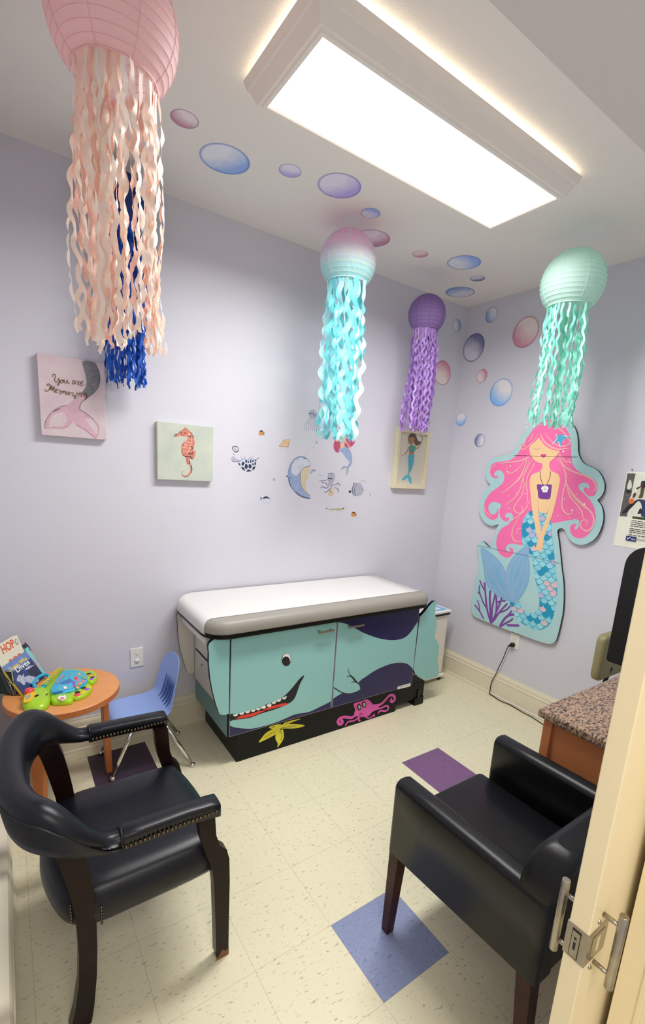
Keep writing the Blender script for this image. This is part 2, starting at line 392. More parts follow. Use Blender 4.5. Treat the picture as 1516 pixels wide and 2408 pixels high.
# mouth, teeth, tongue
mo = [(803, 1712), (850, 1712), (1000, 1680)]
mpts = [at(*crV(*q), 'y', YF) for q in [(803, 1714), (900, 1712), (1100, 1665), (1376, 1552)]] + wp([(60, 895), (130, 872), (200, 840), (260, 792), (310, 735), (350, 685), (380, 655), (395, 648), (388, 670), (365, 710), (345, 765), (325, 820), (300, 855), (262, 880)]) + wp([(190, 912), (110, 938), (40, 960)]) + [at(*crV(*q), 'y', YF) for q in [(1100, 1757), (1000, 1777), (880, 1790), (830, 1800), (803, 1812)]]
A.poly(clipx(mpts, -2.1185), M_ink, 2, True)
A.poly([at(*crV(*q), 'y', YF) for q in [(890, 1780), (930, 1745), (1000, 1725), (1120, 1700), (1200, 1670), (1260, 1655), (1320, 1650)]] + wp([(70, 925), (110, 905), (180, 885), (240, 872), (262, 880), (230, 895), (160, 912), (60, 943)]) + [at(*crV(*q), 'y', YF) for q in [(1120, 1742), (1000, 1765)]], M_red, 2, True)
A.stroke([at(*crV(*q), 'y', YF) for q in [(1170, 1668), (1240, 1665), (1315, 1657)]], .004, M_ink, world=True)
for a, b_, w in ((845, 1722, 70), (930, 1702, 68), (1010, 1682, 66), (1085, 1662, 66), (1155, 1640, 64), (1228, 1620, 64), (1305, 1598, 62)):
    p = [crV(a + w * (.5 - .5 * math.cos(PI * t / 6)), b_ - 14 * t / 6 + 30 * math.sin(PI * t / 6)) for t in range(7)]
    A.poly([at(*q, 'y', YF) for q in p], M_pwhite, 1, True)
for a, b_ in ((42, 905), (90, 887), (133, 868), (172, 850), (216, 830)):
    p = [crW(a + 38 * (.5 - .5 * math.cos(PI * t / 6)), b_ - 16 * t / 6 + 20 * math.sin(PI * t / 6)) for t in range(7)]
    A.poly([at(*q, 'y', YF) for q in p], M_pwhite, 1, True)
# eye
def ell(cx, cy, rx, ry, n=20, rot=0): return [(cx + rx * math.cos(2 * PI * k / n) * math.cos(rot) - ry * math.sin(2 * PI * k / n) * math.sin(rot), cy + rx * math.cos(2 * PI * k / n) * math.sin(rot) + ry * math.sin(2 * PI * k / n) * math.cos(rot)) for k in range(n)]
A.poly(wp(ell(251, 520, 38, 52)), M_ink, 1, True); A.poly(wp(ell(252, 516, 34, 46)), M_pwhite, 1, True); A.poly(wp(ell(248, 532, 32, 38)), M_ink, 1, True)
A.done('painted_whale_face', dl)
A = Art('y', YF, -1, start=.0006)
up = smooth_loop(wp([(676, 219), (740, 232), (800, 262), (870, 300), (950, 332), (1020, 352), (1100, 363), (1170, 356), (1220, 335), (1260, 295), (1300, 235), (1338, 180)]), 4, False)
A.poly(clipx(up + [Vector((-.76, YF, ZT)), Vector((XS + .006, YF, ZT))], XS + .006, -.76, None, ZT - .003), M_navy, 1, True)
lo = smooth_loop(wp([(630, 838), (660, 818), (700, 795), (760, 775), (850, 690), (900, 655), (960, 615), (1030, 580), (1100, 555), (1170, 545), (1230, 555), (1270, 590), (1284, 620)]), 4, False)
A.poly(clipx(lo + [Vector((-.76, YF, ZB + .003)), Vector((XS + .006, YF, ZB + .003))], XS + .006, -.76, ZB + .003), M_navy, 1, True)
A.poly(wp([(636, 745), (680, 775), (730, 795), (790, 793), (850, 765), (845, 725), (825, 695), (760, 640), (700, 620), (640, 680)]), M_teal, 3, True)
for s_ in ([(636, 745), (670, 768), (710, 790), (760, 797), (810, 785), (848, 765), (850, 740), (835, 715), (810, 690), (780, 660), (762, 635), (752, 605), (750, 583)], [(738, 663), (755, 655), (775, 655)], [(775, 706), (800, 700), (825, 708)]):
    A.stroke(wp(s_), .006, M_ink, world=True, taper=True)
A.stroke(wp([(765, 645), (790, 668), (812, 695), (832, 712)]), .012, M_ink, world=True, taper=True); A.stroke(wp([(636, 746), (700, 786), (760, 797), (815, 784), (850, 764), (850, 738)]), .006, M_ink, world=True)
A.poly(wp([(1150, 762), (1151, 740), (1254, 710), (1256, 728), (1253, 737)]), M_pwhite, 1, True)
LBL = [at(*crW(*q), 'y', YF - .0012) for q in ((1158, 757), (1250, 728))]
im = A.m(M_ink); put_text(A, 'CLIP DTNE', LBL[0] + Vector((0, 0, .002)), LBL[1] - LBL[0], (0, 0, 1), (LBL[1] - LBL[0]).length * .94, im, bold=.01, hgt=.0085)
A.done('painted_whale_body', dr)
def pull(p, q, par):
    a, b_ = at(*crW(*p), 'y', YF), at(*crW(*q), 'y', YF); z = (a.z + b_.z) / 2; m = MB()
    m.box(a.x, b_.x, YF - .034, YF - .026, z - .004, z + .006)
    for x in (a.x + .012, b_.x - .018): m.box(x, x + .007, YF - .028, YF, z - .004, z + .005)
    m.build('door_handle', M_steel, par, bevel=.0012)
pull((492, 291), (618, 272), dl); pull((735, 246), (858, 233), dr)
# fish paintings on the plinth
A = Art('y', -.5365, -1, start=.0006)
def wq(pts): return [at(*crW(*q), 'y', -.5365) for q in pts]
for arm in ([(205, 1060), (150, 1080), (90, 1110), (55, 1150), (27, 1192), (80, 1170), (140, 1140), (190, 1110)], [(195, 1095), (165, 1130), (165, 1170), (182, 1200), (178, 1232), (205, 1200), (228, 1160), (230, 1120), (222, 1085)], [(215, 1080), (240, 1078), (310, 1078), (360, 1070), (402, 1053), (350, 1045), (280, 1042), (235, 1052)], [(110, 1067), (130, 1080), (170, 1090), (215, 1075), (225, 1055), (205, 1045), (160, 1048)], [(210, 1062), (235, 1060), (290, 1030), (365, 1002), (330, 1005), (260, 1022), (235, 1032)]):
    A.poly(wq(arm), M_yellow, 3, True)
for q in ((152, 1110), (132, 1120), (112, 1130), (95, 1140), (78, 1150), (205, 1105), (212, 1120), (215, 1138), (213, 1152), (208, 1167), (252, 1068), (270, 1065), (287, 1063), (304, 1061), (320, 1059), (245, 1040), (260, 1033), (275, 1027), (148, 1062), (135, 1070)):
    A.dot(at(*crW(*q), 'y', -.5365), .0032, M_ink, 8, True)
A.stroke(wq([(195, 1100), (215, 1078), (240, 1065)]), .003, M_ink, world=True)
A.done('painted_starfish', T)
A = Art('y', -.5365, -1, start=.0006)
A.poly(wq([(800, 900), (798, 875), (860, 855), (905, 842), (935, 862), (955, 885), (990, 890), (1000, 905), (985, 925), (945, 945), (920, 975), (870, 985), (830, 985), (800, 960), (808, 930)]), M_pinkoct, 3, True)
for s_, w in (([(815, 965), (780, 990), (720, 985), (680, 1000), (668, 1025), (685, 1045), (705, 1035), (700, 1015), (685, 1018)], .02), ([(840, 985), (800, 1015), (750, 1025), (728, 1060)], .012), ([(950, 895), (1010, 885), (1050, 850), (1085, 812), (1120, 812), (1130, 840), (1110, 862), (1095, 850), (1108, 838)], .019), ([(950, 925), (1010, 915), (1060, 895), (1078, 910), (1060, 935), (1010, 935), (995, 958)], .013), ([(930, 950), (900, 960), (870, 955)], .02), ([(880, 975), (920, 995), (950, 975), (965, 965), (960, 985)], .01), ([(850, 980), (835, 1005), (850, 1018)], .012)):
    A.stroke(wq(s_), w, M_pinkoct, world=True)
for s_ in ([(690, 997), (720, 992), (750, 993), (780, 993)], [(1020, 888), (1045, 870), (1065, 845), (1085, 825)], [(1000, 922), (1030, 915), (1055, 905)], [(760, 1030), (785, 1022), (810, 1012)], [(860, 990), (890, 985), (915, 990)]):
    for p in smooth_loop([Vector((*q, 0)) for q in s_], 2, False): A.dot(at(*crW(p.x, p.y), 'y', -.5365), .0018, M_ink, 6, True)
for q in ((840, 905), (880, 884)):
    A.poly(wq(ell(q[0], q[1], 17, 25)), M_ink, 1, True); A.poly(wq(ell(q[0] + 1, q[1], 8, 14)), M_pwhite, 1, True); A.poly(wq(ell(q[0] + 1, q[1] + 2, 4, 6)), M_ink, 1, True)
A.stroke(wq([(835, 985), (850, 955), (862, 960), (845, 985)]), .003, M_ink, world=True)
A.done('painted_octopus', T)
# head and tail profile boards
def profile(name, pts, y, th, mface, f=None):
    W = [at(*(f(*q) if f else q), 'y', y) for q in pts]
    m = MB(); m.prism(W, (0, th, 0), 0, 1); return m.build(name, [mface, M_black], T)
hp = [(805, 640), (770, 645), (700, 655), (640, 680), (580, 715), (530, 760), (515, 800), (518, 850), (525, 900), (522, 1000), (527, 1100), (540, 1230), (570, 1400), (610, 1560), (640, 1650), (660, 1705), (690, 1728), (740, 1728), (775, 1715), (790, 1712)]
profile('whale_head_board', [crV(*q) for q in hp], YF - .001, .024, M_teal)
rp = [(200, 345), (150, 295), (110, 330), (92, 390), (100, 470), (105, 600), (115, 720), (140, 860), (180, 1000), (220, 1120), (240, 1155), (280, 1168), (325, 1155), (330, 900), (330, 500)]
profile('whale_back_board', [crV(*q) for q in rp], -.062, .014, M_whale_beige)
tp = [(240, 700), (250, 650), (350, 545), (430, 445), (500, 362), (560, 315), (600, 312), (612, 330), (605, 400), (585, 480), (580, 570), (600, 700), (620, 800), (612, 880), (590, 1000), (565, 1125), (620, 1165), (650, 1220), (668, 1320), (660, 1420), (650, 1500), (640, 1600), (650, 1750), (668, 1910), (600, 1965), (500, 1990), (400, 2010), (300, 2002), (220, 1965), (150, 1900), (108, 1800), (150, 1450), (200, 1050)]
profile('whale_tail_board', [(960 + a / 9.26, 1380 + b_ / 9.26) for a, b_ in tp], YF - .001, .024, M_teal)
A = MB(); A.box(-2.15, -2.128, -.53, -.075, .338, .755, 0); A.box(-2.1515, -2.15, -.53, -.09, .527, .541, 1); A.build('end_panel', [M_whale_beige, M_ink], T, bevel=.002)
MB().lathe([(0, 0), (.007, 0), (.006, .003), (0, .004)], (-2.1545, -.2, .475), 12, axis='x').build('drawer_screw', M_steel, T)
MB().tube([(-2.195, -.10, .735), (-2.195, -.50, .735)], .043, 24).build('paper_roll', M_paper, T)
PX0, PX1, PY0, PY1, PZ0, PZ1 = -2.262, -.685, -.603, -.012, .788, .868
p = MB(); p.slab(PX0, PX1, PY0, PY1, PZ0 + .006, PZ1, (.13, .075, .07, .10), .042, .01, seg=8); p.build('pad', M_grayv, T)
MB().slab(PX0 + .004, PX1 - .004, PY0 + .004, PY1 - .004, PZ0 - .018, PZ0 + .012, (.13, .075, .07, .10), .004, .004, seg=8).build('pad_border', M_black, T)
pp = MB()
def pprof(y, rb):
    """cross-section of the paper sheet over the pad at depth y"""
    dx = 0
    if y > PY1 - .10: q = (y - (PY1 - .10)) / .10; dx = .10 * (1 - math.sqrt(max(0, 1 - q * q)))
    if y < PY0 + .13: q = ((PY0 + .13) - y) / .13; dx = .13 * (1 - math.sqrt(max(0, 1 - q * q)))
    xr = 0
    if y > PY1 - .07: q = (y - (PY1 - .07)) / .07; xr = .07 * (1 - math.sqrt(max(0, 1 - q * q)))
    xl = PX0 + dx; o = [(PX1 - .045 - xr, y, PZ1 + .0014)]
    for k in range(12): o.append((PX1 - .045 - xr + (xl + .045 - PX1 + .045 + xr) * (k + 1) / 12, y, PZ1 + .0014))
    for k in range(1, 6): a = .5 * PI * k / 5; o.append((xl + .045 - .0465 * math.sin(a), y, PZ1 - .042 + .0434 * math.cos(a)))
    o.append((xl - .002, y, PZ0 + .012)); o.append((xl + .010, y, PZ0 - .01)); return o
ys = [-.522, -.49, -.40, -.3, -.2, -.12, -.09, -.07, -.05, -.035, -.025, -.018]
rows = [[Vector(q) + Vector((0, 0, random.uniform(-.0003, .0003))) for q in pprof(y, 0)] for y in ys]
pp.loft(rows, closed=False, caps=False); o = pp.build('exam_paper', M_paper, T); m_ = o.modifiers.new('s', 'SOLIDIFY'); m_.thickness = .0008; m_.offset = 1
d = MB(); d.loft([[(-2.235, y, PZ0 - .004), (-2.238, y, .765), (-2.236, y, .745)] for y in (-.47, -.3, -.12)], closed=False, caps=False); d.build('paper_tail', M_paper, T)
# ---------------------------------------------------------------- white chest behind the table
Fz = thing('chest_freezer', 'small white chest with a blue-striped lid squeezed between whale table and corner', 'freezer', (-.34, -.165, 0))
MB().box(-.56, -.152, -.305, -.03, .055, .565).build('cabinet', mat('appliance_white', 'e6e0d4', .4), Fz, bevel=.008)
lid = MB().box(-.575, -.137, -.32, -.02, .578, .600).build('lid', M_white, Fz, bevel=.006)
MB().box(-.565, -.150, -.318, -.03, .562, .580).build('lid_gasket', M_blackp, Fz)
M_sky = mat('sticker_blue', '62b4ea', .4); M_dkb = mat('sticker_dark_blue', '5a87b8', .4); M_peach = mat('sticker_peach', 'f0cfc8', .4)
st = MB(); z = .6006
st.box(-.56, -.16, -.295, -.27, z, z + .0004, 0); st.box(-.20, -.17, -.27, -.04, z, z + .0004, 0); st.box(-.56, -.17, -.05, -.042, z, z + .0004, 1); st.box(-.40, -.24, -.26, -.14, z, z + .0004, 2)
st.build('lid_sticker', [M_sky, M_dkb, M_peach], lid)
MB().box(-.33, -.30, -.3075, -.3055, .515, .53).build('latch', M_steel, Fz); MB().box(-.56, -.14, -.33, -.05, .03, .05).build('base_tray', M_white, Fz, bevel=.004)
for x, y in ((-.18, -.30), (-.53, -.30), (-.18, -.07), (-.53, -.07)): MB().lathe([(0, 0), (.018, 0), (.018, .03), (0, .03)], (x, y, 0), 14).build('foot', M_blackp, Fz)
# ---------------------------------------------------------------- round kids table
TC = (-2.868, -.325); TR = .242; TZ = .54
K = thing('round_table', 'small round orange-wood table in the corner holding books and a turtle toy', 'table', (TC[0], TC[1], 0))
m = MB(); m.lathe([(0, TZ - .032), (TR - .003, TZ - .032), (TR, TZ - .029), (TR, TZ - .003), (TR - .003, TZ), (0, TZ)], (TC[0], TC[1], 0), 64, smooth=False)
for i, f in enumerate(m.f):
    zs = [m.v[j].z for j in f]
    m.mi[i] = 0 if min(zs) > TZ - .0035 else 1
m.build('tabletop', [M_orange, M_orange_e], K)
def kleg(x, y, dx, dy):
    a = Vector((x, y, 0)); t = Vector((dx, dy, 0)).normalized(); s = Vector((-t.y, t.x, 0)); g = MB(); r = []
    for z, w, out in ((0, .024, .012), (.05, .025, .011), (.3, .034, .004), (TZ - .032, .042, 0)):
        c_ = a + t * out + Vector((0, 0, z)); r.append([c_ + s * w + t * .014, c_ - s * w + t * .014, c_ - s * w - t * .014, c_ + s * w - t * .014])
    g.loft(r, smooth=False).build('leg', M_orange_e, K, bevel=.004)
kleg(-2.690, -.275, 1, .05); kleg(-2.975, -.150, -.5, .8); kleg(-2.985, -.435, -.7, -.7)
# ---------------------------------------------------------------- blue toddler chair
S = thing('toddler_chair', 'periwinkle blue plastic toddler chair on chrome legs beside the round table', 'chair', (-2.49, -.25, 0))
def blue_shell():
    yc = -.243; prof = []
    # centre line of the shell: front lip -> seat -> bend -> backrest (x, z, half width, curl)
    P = [(-2.662, .268, .125, 0), (-2.655, .290, .150, 0), (-2.63, .302, .160, .002), (-2.55, .300, .166, .006), (-2.47, .297, .168, .010), (-2.42, .300, .168, .014), (-2.385, .312, .167, .020), (-2.365, .335, .165, .026), (-2.352, .37, .162, .030), (-2.340, .42, .158, .032), (-2.328, .47, .150, .032), (-2.318, .52, .136, .028), (-2.311, .555, .112, .020), (-2.308, .574, .080, .012), (-2.307, .582, .040, .004)]
    rows = []; nw = 13
    for i, (x, z, w, cu) in enumerate(P):
        t = Vector((P[min(i + 1, len(P) - 1)][0] - P[max(i - 1, 0)][0], 0, P[min(i + 1, len(P) - 1)][1] - P[max(i - 1, 0)][1])).normalized()
        n = Vector((-t.z, 0, t.x)); row = []
        for k in range(nw):
            u = -1 + 2 * k / (nw - 1); row.append(Vector((x, yc + u * w, z)) + n * (cu * abs(u) ** 2.4))
        rows.append(row)
    return rows
rows = blue_shell(); m = MB(); m.loft(rows, closed=False, caps=False)
o = m.build('seat_shell', M_blueplastic, S, fix=False); q = o.modifiers.new('s', 'SOLIDIFY'); q.thickness = .007; q.offset = 0; q = o.modifiers.new('b', 'SUBSURF'); q.levels = q.render_levels = 2
M_slot = mat('moulded_slot_shadow_blue', '4a63a0', .5)  # darker blue strips paint the shade inside the backrest slots
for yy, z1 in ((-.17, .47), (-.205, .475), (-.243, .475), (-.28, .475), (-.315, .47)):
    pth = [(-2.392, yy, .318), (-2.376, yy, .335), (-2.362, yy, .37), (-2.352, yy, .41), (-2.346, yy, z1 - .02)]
    MB().tube(pth, [.002, .0055, .0065, .0055, .002], 8).build('slot_shade_strip', M_slot, S)
for x in (-2.615,):
    for yy in (-.16, -.32):
        MB().lathe([(0, 0), (.004, 0), (.003, .002), (0, .0025)], (x, yy, .3045), 10).build('rivet', M_chrome, S)
def bleg(top, foot):
    top, foot = Vector(top), Vector(foot); g = MB(); d_ = (foot - top).normalized()
    g.tube([top, top + (foot - top) * .5, foot - d_ * .02], .0105, 14); l = g.build('leg', M_chrome, S)
    MB().lathe([(0, 0), (.011, 0), (.013, .004), (.013, .020), (0, .022)], (foot.x, foot.y, 0), 14).build('foot_glide', M_chrome, l)
bleg((-2.43, -.355, .285), (-2.287, -.452, .012)); bleg((-2.43, -.13, .285), (-2.266, -.105, .012)); bleg((-2.56, -.355, .285), (-2.675, -.365, .012)); bleg((-2.56, -.13, .285), (-2.692, -.098, .012))
m = MB(); m.tube([(-2.43, -.355, .285), (-2.43, -.13, .285)], .009, 12); m.tube([(-2.56, -.355, .285), (-2.56, -.13, .285)], .009, 12); m.build('frame_rail', M_chrome, S)
# ---------------------------------------------------------------- barrel-back armchair (near left)
C1 = thing('barrel_armchair', 'dark leather barrel-back armchair with brass nailheads along its arms, worn dark wood legs', 'armchair', (-2.78, -1.235, 0))
YC = -1.235
m = MB()
rings = []
def seat_out(ins, z, bul=0):
    o = []; xb, xf, yn, yf_ = -3.005, -2.545, -1.475, -.995
    pts = [(xb + .085, yn - .004), (-2.80, yn - .012), (xf - .03, yn - .004), (xf + .012, yn + .03), (xf + .040, YC), (xf + .012, yf_ - .03), (xf - .03, yf_ + .004), (-2.80, yf_ + .012), (xb + .085, yf_ + .004), (xb + .018, yf_ - .06), (xb - .012, YC), (xb + .018, yn + .06)]
    pts = smooth_loop([Vector((a, b_, 0)) for a, b_ in pts], 4); cx = Vector((-2.775, YC, 0))
    for q in pts:
        d_ = (q - cx); L_ = d_.length; o.append(cx + d_ * ((L_ - ins) / L_) + Vector((0, 0, z)))
    return o
for ins, z in ((.05, .322), (.012, .330), (0, .345), (-.008, .37), (-.006, .395), (0, .415), (.006, .425), (.012, .438), (.03, .450), (.06, .457), (.11, .462), (.17, .465)): rings.append(seat_out(ins, z))
m.loft(rings); m.build('seat', M_navyv, C1)
# barrel back
def back_ring(t):
    """t in -1 (near arm) .. 1 (far arm)"""
    a = t * 1.0; s = abs(t)
    ang = a * PI / 2 * 1.08; e = 2.6
    cx, cz = math.cos(ang), math.sin(ang)
    x = -2.845 - .215 * (abs(cx) ** (2 / e)) * (1 if cx > 0 else -1); y = YC + .282 * (abs(cz) ** (2 / e)) * (1 if cz > 0 else -1)
    return x, y
N_ = 28; cl = []
path = [(-2.832, .292), (-2.87, .293), (-2.92, .290), (-2.97, .274), (-3.02, .232), (-3.052, .165), (-3.068, .085), (-3.072, 0)]
ctr = [Vector((x, YC - dy, 0)) for x, dy in path] + [Vector((x, YC + dy, 0)) for x, dy in path[::-1][1:]]
ctr = smooth_loop(ctr, 4, False); n = len(ctr)
m = MB(); rings = []; top_line = []
for i, p_ in enumerate(ctr):
    s = abs(2 * i / (n - 1) - 1); k = max(0, min(1, (.90 - s) / .46)); k = k * k * (3 - 2 * k)
    t = (ctr[min(i + 1, n - 1)] - ctr[max(i - 1, 0)]).normalized(); nr = Vector((t.y, -t.x, 0))
    if nr.dot(Vector((-2.8, YC, 0)) - p_) < 0: nr = -nr   # inward
    zt = .654 + .136 * k; zb = .612 + .040 * k; th = .026 + .012 * k; ln = -.012 * k
    r = []
    for u, w in ((-.9, zb + .002), (-.4, zb - .004), (.4, zb - .004), (.95, zb + .006), (1.1, zb + .2 * (zt - zb)), (1.12, zb + .5 * (zt - zb)), (1.0, zb + .78 * (zt - zb)), (.75, zt - .012), (.3, zt), (-.3, zt + .002), (-.8, zt - .008), (-1.08, zt - .03), (-1.0, zb + .55 * (zt - zb)), (-.95, zb + .2 * (zt - zb))):
        lean = ln * (w - zb) / (zt - zb); r.append(p_ + nr * (u * th + lean) + Vector((0, 0, w)))
    rings.append(r); top_line.append(r[10])
m.loft(rings); m.build('backrest', M_navyv, C1)
MB().tube([q + Vector((0, 0, -.004)) for q in [r[11] for r in rings][1:-1]], .0032, 8).build('piping', M_blackp, C1)
# arms
for sgn, nm in ((-1, 'near'), (1, 'far')):
    yo = YC + sgn * .292; m = MB(); rr = []
    for x, hw, zt, zb in ((-2.842, .028, .652, .612), (-2.832, .030, .657, .612), (-2.79, .028, .655, .612), (-2.66, .028, .652, .610), (-2.59, .030, .648, .606), (-2.563, .031, .644, .602), (-2.560, .029, .641, .604)):
        yy = yo + (sgn * -.004 if x > -2.7 else 0)
        rr.append([(x, yy - hw, zb), (x, yy + hw, zb), (x, yy + hw, zt - .009), (x, yy + hw * .94, zt - .003), (x, yy + hw * .8, zt), (x, yy, zt + .002), (x, yy - hw * .8, zt), (x, yy - hw * .94, zt - .003), (x, yy - hw, zt - .009)])
    ar = m.loft(rr).build('armrest', M_navyv, C1)
    m = MB()
    for k in range(22):
        x = -2.83 + k * .0122
        for s2 in (-1, 1): m.ball((x, yo + (sgn * -.004 if x > -2.7 else 0) + s2 * (.0295), .622), .0052, 8)
    m.build('nailhead_trim', M_brass, ar)
    MB().ring((-2.838, yo, .632), .029, .004, 'x', 24, 6).build('piping', M_blackp, ar)
# legs: side profile polygons
def c1leg(profile_, y, w, worn=None):
    m = MB(); F = [Vector((a, y - w / 2, z)) for a, z in profile_]; m.prism(F, (0, w, 0)); return m.build('leg', M_darkwood, C1, bevel=.004)
fr = [(-2.617, .606), (-2.566, .606), (-2.562, .56), (-2.558, .50), (-2.545, .455), (-2.522, .43), (-2.512, .39), (-2.509, .30), (-2.509, .15), (-2.508, .02), (-2.512, 0), (-2.546, 0), (-2.552, .02), (-2.556, .15), (-2.562, .30), (-2.570, .38), (-2.59, .44), (-2.606, .50), (-2.613, .55)]
for y in (YC - .26, YC + .255): c1leg(fr, y, .034)
bk = [(-3.010, .672), (-2.945, .672), (-2.93, .625), (-2.918, .56), (-2.905, .47), (-2.902, .38), (-2.903, .26), (-2.908, .16), (-2.918, .06), (-2.928, .0), (-2.985, .0), (-2.970, .06), (-2.955, .16), (-2.950, .26), (-2.952, .38), (-2.962, .47), (-2.98, .56), (-2.995, .625)]
for y in (YC - .235, YC + .222): c1leg(bk, y, .040)
m = MB()
for y in (YC - .243 - .004,):
    for x, z0, yy in ((-2.560, .41, y), (-2.889, .398, y - .012), (-2.962, .425, y + .010)):
        for k in range(6): m.ball((x, yy, z0 - k * .011), .004, 8)
m.build('nailhead_trim', M_brass, C1)
# worn bare spots
MB().prism([(-2.5555, YC - .2775, .0), (-2.507, YC - .2775, .0), (-2.507, YC - .2775, .030), (-2.52, YC - .2775, .022), (-2.53, YC - .2775, .034), (-2.545, YC - .2775, .012)], (0, .0008, 0)).build('worn_patch', mat('bare_wood', '7a4a34', .5), C1)
# ---------------------------------------------------------------- black tub chair (right)
C2 = thing('tub_armchair', 'black leather square-armed chair with reddish-brown legs standing in front of the desk', 'armchair', (-1.70, -2.0, 0))
ax0, ax1, ay0, ay1 = -2.006, -1.392, -2.292, -1.722
def arm(xa, xb, name):
    m = MB(); R = []
    def sec(y, ins, zt, zb):
        r = []; w = (xb - xa) / 2 - ins; cx = (xa + xb) / 2; rad = min(.026, w * .98)
        r += [(cx - w, y, zb), (cx + w, y, zb)]
        for k in range(7): a = .5 * PI * k / 6; r.append((cx + w - rad + rad * math.cos(a), y, zt - ins - rad + rad * math.sin(a)))
        for k in range(7): a = .5 * PI + .5 * PI * k / 6; r.append((cx - w + rad + rad * math.cos(a), y, zt - ins - rad + rad * math.sin(a)))
        return r
    for y, ins in ((ay1, .012), (ay1 - .003, .005), (ay1 - .012, 0), (ay1 - .15, 0), (-2.0, 0), (-2.15, 0), (ay0 + .03, 0), (ay0, .0), (ay0 - .002, .006)):
        t = (ay1 - y) / (ay1 - ay0); R.append(sec(y, ins, .634 + .012 * t, .352 + .042 * t))
    a_ = m.loft(R).build(name, M_blackv, C2)
    for xx, sgn in ((xa, 1), (xb, -1)):
        MB().tube([(xx + sgn * .008, ay1 - .008, .62), (xx + sgn * .008, -2.0, .628), (xx + sgn * .008, ay0 + .005, .634)], .0014, 6).build('seam', M_blackp, a_)
arm(ax0, ax0 + .075, 'armrest'); arm(ax1 - .075, ax1, 'armrest')
MB().slab(ax0 + .076, ax1 - .076, -2.20, -1.684, .37, .458, (.02, .02, .025, .025), .022, .01, crown=.012).build('seat', M_blackv, C2)
MB().box(ax0 + .076, ax1 - .076, -2.2, ay1 - .004, .352, .40).build('seat_rail', M_blackv, C2, bevel=.008)
m = MB(); R = []
for z, y0_, y1_ in ((.398, -2.290, -2.20), (.5, -2.292, -2.19), (.62, -2.297, -2.195), (.655, -2.300, -2.198), (.68, -2.303, -2.201), (.70, -2.306, -2.204), (.72, -2.309, -2.208), (.735, -2.311, -2.212), (.747, -2.309, -2.218), (.756, -2.304, -2.228), (.761, -2.295, -2.240)):
    ins = 0 if z <= .64 else .095 * (1 - math.sqrt(max(0, 1 - ((z - .64) / .125) ** 2)))
    ri = []; xa, xb = ax0 + .004 + ins, ax1 - .004 - ins; r_ = .022
    for (cx, cy, a0) in ((xa + r_, y0_ + r_, PI), (xb - r_, y0_ + r_, 1.5 * PI), (xb - r_, y1_ - r_, 0), (xa + r_, y1_ - r_, .5 * PI)):
        for k in range(5): a = a0 + .5 * PI * k / 4; ri.append((cx + r_ * math.cos(a), cy + r_ * math.sin(a), z))
    R.append(ri)
m.loft(R); m.build('backrest', M_blackv, C2)
def leg2(x, y, dx, dy, zt):
    r = []
    for z, w in ((0, .016), (zt, .023)):
        cx, cy = x + (0 if z else dx), y + (0 if z else dy); r.append([(cx - w, cy - w, z), (cx + w, cy - w, z), (cx + w, cy + w, z), (cx - w, cy + w, z)])
    MB().loft(r, smooth=False).build('leg', M_espresso, C2, bevel=.002)
leg2(ax0 + .028, ay1 - .028, .0, .014, .356); leg2(ax1 - .028, ay1 - .028, 0, .014, .356); leg2(ax0 + .028, ay0 + .034, 0, -.03, .39); leg2(ax1 - .028, ay0 + .034, 0, -.03, .39)
# ---------------------------------------------------------------- desk
M_granite = bpy.data.materials.new('speckled_laminate'); M_granite.use_nodes = True; nt = M_granite.node_tree; N = nt.nodes; b_ = N['Principled BSDF']
g = N.new('ShaderNodeTexCoord'); mp = N.new('ShaderNodeMapping'); mp.inputs['Rotation'].default_value = (0, 0, .6); mp.inputs['Scale'].default_value = (70, 170, 90); nt.links.new(g.outputs['Object'], mp.inputs[0])
n1 = N.new('ShaderNodeTexNoise'); n1.inputs['Scale'].default_value = 1; n1.inputs['Detail'].default_value = 3; nt.links.new(mp.outputs[0], n1.inputs[0])
r1 = N.new('ShaderNodeValToRGB'); e = r1.color_ramp.elements; e[0].position = .36; e[0].color = lin('2a2224'); e[1].position = .46; e[1].color = lin('7e6a5c'); x_ = e.new(.60); x_.color = lin('b69474'); x_ = e.new(.75); x_.color = lin('8c7a6c')
nt.links.new(n1.outputs['Fac'], r1.inputs[0]); nt.links.new(r1.outputs[0], b_.inputs['Base Color']); b_.inputs['Roughness'].default_value = .3
D = thing('desk', 'built-in desk with speckled brown laminate top and orange-brown wooden side, right edge', 'desk', (-.65, -2.09, 0))
m = MB(); R = []
for d_, z in ((.010, .712), (.002, .715), (0, .722), (0, .742), (.003, .748), (.010, .750)):
    R.append([(-1.29 + d_, YS + .003, z), (-.565, YS + .003, z), (-.565, -1.79 - d_, z), (-1.29 + d_ + .01, -1.79 - d_, z), (-1.29 + d_ + .003, -1.79 - d_ - .003, z), (-1.29 + d_, -1.79 - d_ - .01, z)])
m.loft(R, smooth=False).build('worktop', M_granite, D)
M_cab = mat('orange_brown_wood', 'c67e4e', .4, noise=(3, 'b87044', .6))
MB().box(-1.262, -1.245, YS + .004, -1.822, .0, .712).build('side_panel', M_cab, D)
MB().box(-1.275, -1.235, -1.852, -1.815, 0, .712).build('corner_post', M_cab, D, bevel=.002); MB().box(-1.235, -.58, -1.835, -1.82, .09, .712).build('front_panel', M_cab, D); MB().box(-1.2, -.58, -1.845, -1.84, 0, .09).build('kickboard', M_blackp, D)
MN = thing('computer_monitor', 'black computer monitor with rounded corners standing on the desk, half hidden by the door', 'monitor', (-.97, -2.06, .751))
